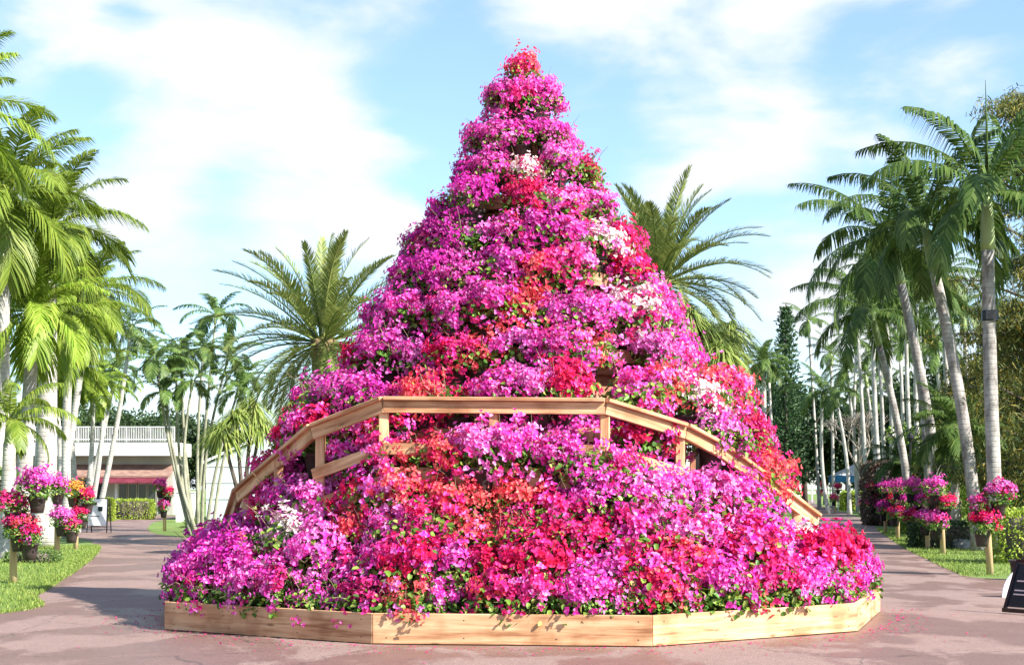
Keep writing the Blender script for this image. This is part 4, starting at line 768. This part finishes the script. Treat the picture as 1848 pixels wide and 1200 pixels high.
# ---------------------------------------------------------------- flower stands
def stand(base, h, slots, where, lean=0, dark=False, sc=1.0, ns=0):
    """post with pots; slots: (dx, z, colour, scale)"""
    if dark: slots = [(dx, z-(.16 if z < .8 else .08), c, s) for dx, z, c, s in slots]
    base = Vector(base); t = empty('flower_stand', base, f"peeled wooden pot post {where}", 'post', 'wooden pot posts along the verges')
    m_ = MB(); m_.tube([(0, 0, 0), (lean*.5, 0, h*.5), (lean, 0, h)], [.062, .058, .055], 12); m_.build('post', M['post'], t, True)
    rg_ = MB()
    for (dx, z, c, s) in slots:
        rg_.tube([(lean*z/h, 0, z+.02), (dx*.55, -.03, z+.02), (dx, -.06, z+.02)], .012, 6)
    rg_.build('bracket', M['black'], t)
    for i, (dx, z, c, s) in enumerate(slots):
        pos = 'top' if z == max(q[1] for q in slots) else ('lowest' if z == min(q[1] for q in slots) else ORD[sorted([q[1] for q in slots], reverse=True).index(z)]+' highest')
        b = bougainvillea((base.x+dx, base.y-.14, z+.10), random.uniform(-.6, .6), s*.84, c, False, f"{pos} potted {CN[c]} bougainvillea on the post {where}", 'potted bougainvilleas on posts', None, bed=True)
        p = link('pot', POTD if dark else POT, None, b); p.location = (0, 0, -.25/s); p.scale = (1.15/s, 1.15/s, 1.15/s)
stand(g(24, 1052), 1.25, [(.12, .62, 'K', 1.0), (.30, .50, 'R', .8), (.42, 1.22, 'M', 1.15), (.05, 1.0, 'K', .9)], 'nearest on the left verge')
stand(g(103, 1010), 1.25, [(.14, .60, 'M', .95), (.34, .48, 'K', .75), (.05, 1.25, 'M', 1.0)], 'second nearest on the left verge')
stand(g(137, 992), 1.25, [(.18, .62, 'R', .9), (-.02, 1.15, 'O', 1.0), (.32, 1.0, 'R', .9)], 'third nearest on the left verge')
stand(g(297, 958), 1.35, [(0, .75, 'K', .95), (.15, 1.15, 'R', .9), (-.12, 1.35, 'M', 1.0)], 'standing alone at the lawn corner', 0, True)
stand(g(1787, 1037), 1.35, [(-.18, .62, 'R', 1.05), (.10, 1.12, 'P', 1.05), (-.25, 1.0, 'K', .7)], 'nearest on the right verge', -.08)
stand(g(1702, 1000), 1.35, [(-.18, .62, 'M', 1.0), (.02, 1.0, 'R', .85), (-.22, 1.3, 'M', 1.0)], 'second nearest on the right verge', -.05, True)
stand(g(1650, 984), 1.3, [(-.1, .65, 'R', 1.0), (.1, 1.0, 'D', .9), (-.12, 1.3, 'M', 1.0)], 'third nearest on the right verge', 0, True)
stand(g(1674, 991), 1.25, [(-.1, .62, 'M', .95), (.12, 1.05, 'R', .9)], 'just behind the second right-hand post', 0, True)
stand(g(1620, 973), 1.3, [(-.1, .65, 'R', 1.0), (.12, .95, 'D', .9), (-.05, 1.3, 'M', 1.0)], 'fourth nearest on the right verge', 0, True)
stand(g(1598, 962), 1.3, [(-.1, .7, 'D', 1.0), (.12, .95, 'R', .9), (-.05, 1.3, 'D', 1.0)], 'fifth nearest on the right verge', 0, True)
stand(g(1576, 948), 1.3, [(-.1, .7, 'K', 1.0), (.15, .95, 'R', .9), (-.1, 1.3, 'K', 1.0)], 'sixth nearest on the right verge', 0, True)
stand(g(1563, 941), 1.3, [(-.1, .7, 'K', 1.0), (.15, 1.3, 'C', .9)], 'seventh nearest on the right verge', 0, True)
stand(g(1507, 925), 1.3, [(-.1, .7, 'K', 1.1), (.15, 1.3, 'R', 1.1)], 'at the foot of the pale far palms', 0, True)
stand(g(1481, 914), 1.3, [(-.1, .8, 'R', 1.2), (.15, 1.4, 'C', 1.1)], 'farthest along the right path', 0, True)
# ---------------------------------------------------------------- signs
Pb = g(176, 961); sb = empty('sandwich_board', Pb, 'black-framed sandwich board with a pale poster beside the shrub', 'sign', None, -.1)
H = 1.15; Wd_ = .68; m_ = MB()
for s in (-1, 1): m_.box((s*Wd_/2, 0, H/2), (.03, .03, H), 0, -.12); m_.box((s*Wd_/2, .28, H/2), (.03, .03, H), 0, .12)
for z in (.2, H): m_.box((0, (z-H/2)*.12, z), (Wd_, .03, .03))
m_.build('frame', M['black'], sb)
m_ = MB(); m_.box((0, .015, .68), (Wd_-.04, .015, .88), 0, -.12); m_.build('poster', M['board_white'], sb)
m_ = MB(); 
for (dx, z, w, h, ) in ((-.12, .98, .2, .1), (.1, .8, .16, .16), (-.08, .55, .3, .03), (-.08, .48, .26, .03), (.05, .38, .34, .05)): m_.box((dx, -.006+(z-.575)*.12*0+.0, z), (w, .008, h), 0, -.12)
m_.build('print', M['teal'], sb)
Pe = g(1850, 1108); rs = empty('standing_sign', Pe, 'dark framed slanted sign board cut off by the right edge', 'sign', None, -.95); rs.scale = (.8, .8, .78)
m_ = MB(); k = .15; y1 = .55
for s in (-.24, .24): m_.box((s+.0, .0, .42), (.05, .04, .84), 0, -.42)
m_.box((0, -.17, .06), (.53, .05, .06)); m_.box((0, .17, .8), (.53, .05, .05)); m_.build('frame', M['black'], rs)
m_ = MB(); m_.box((0, .012, .43), (.44, .02, .7), 0, -.42); m_.build('panel', M['teal'], rs)
m_ = MB()
for z in (.3, .36, .5): m_.box((-.05, -.002+(z-.43)*.45, z), (.22, .006, .02), 0, -.42)
m_.build('writing', M['white'], rs)
Pw = g(1838, 1078); wa = empty('white_sign_back', Pw, 'rounded white board behind the dark sign at right edge', 'sign'); m_ = MB(); pts = [(.0, 0)]+[(-.22+.0*a, 0) for a in (0,)]+[(.17-.39*math.cos(math.pi*.5*i/8*1.0), .02+.42*math.sin(math.pi*.5*i/8)) for i in range(9)]+[(.4, .44), (.4, 0)]
pts = pts[1:]; v = [(x, 0, z) for x, z in pts]+[(x, .03, z) for x, z in pts]; n = len(pts); m_.add(v, [tuple(range(n)), tuple(range(2*n-1, n-1, -1))]+[(i, i+n, (i+1) % n+n, (i+1) % n) for i in range(n)]); m_.build('board', M['board_white'], wa)
m_ = MB(); m_.box((-.1, .12, .02), (.03, .3, .03)); m_.box((.3, .12, .02), (.03, .3, .03)); m_.build('foot', M['black'], wa)
bk = bougainvillea
pt = link('plant_pot', POT.copy(), None, None, g(1842, 1046)); pt.scale = (1.3, 1.3, 1.3); tag(pt, 'empty brown pot behind the rounded white board', 'pot')
# grass blades on the verges
def blades(n, fn, name='grass'):
    P = []; r = rng
    while len(P) < n:
        p = fn(r)
        if p is not None: P.append(p)
    P = np.array(P); D = nrm(r.normal(size=(n, 3))*.45+np.array([0, 0, 1.])); return leaves(P, D, rdir(r, n), r.uniform(.03, .065, n)*1.1, np.full(n, .010), .1)
EL_ = smooth(EDGE_L[:9], 6); ER_ = smooth(RIGHT_R[3:], 6)
def xedge(E, y):
    for a, b in zip(E[:-1], E[1:]):
        if (a[1]-y)*(b[1]-y) <= 0 and a[1] != b[1]: return a[0]+(b[0]-a[0])*(y-a[1])/(b[1]-a[1])
    return None
def lf_(r):
    y = 13+27*r.random()**1.0; x = xedge(EL_, y)
    if x is None: return None
    return (x+.06-r.random()**2*3.2, y, 0)
def rf_(r):
    y = 26.2+30*r.random(); x = xedge(ER_, y)
    if x is None: return None
    return (x-.06+r.random()**2*3.0, y, 0)
V, Q = join([blades(26000, lf_), blades(22000, rf_)])
go = link('grass', mesh_np('grass', V, Q), M['blade']); tag(go, 'short green grass on the verges beside the paths', 'grass', kind='stuff')
# fallen petals round the planter
r = rng; n = 520; a = r.uniform(math.pi*.98, math.pi*2.02, n); rad = 4.33+r.exponential(.28, n); P = np.stack([CC.x+np.cos(a)*rad, CC.y+np.sin(a)*rad, np.full(n, .012)], axis=1)
V, Q = leaves(P, nrm(r.normal(size=(n, 3))*np.array([1, 1, .05])), np.tile([[0, 0, 1.]], (n, 1)), r.uniform(.02, .035, n), r.uniform(.015, .028, n), .2); po = link('fallen_petals', mesh_np('fallen_petals', V, Q), BM['K']); tag(po, 'pink petals scattered on the paving round the planter', 'petals', kind='stuff')
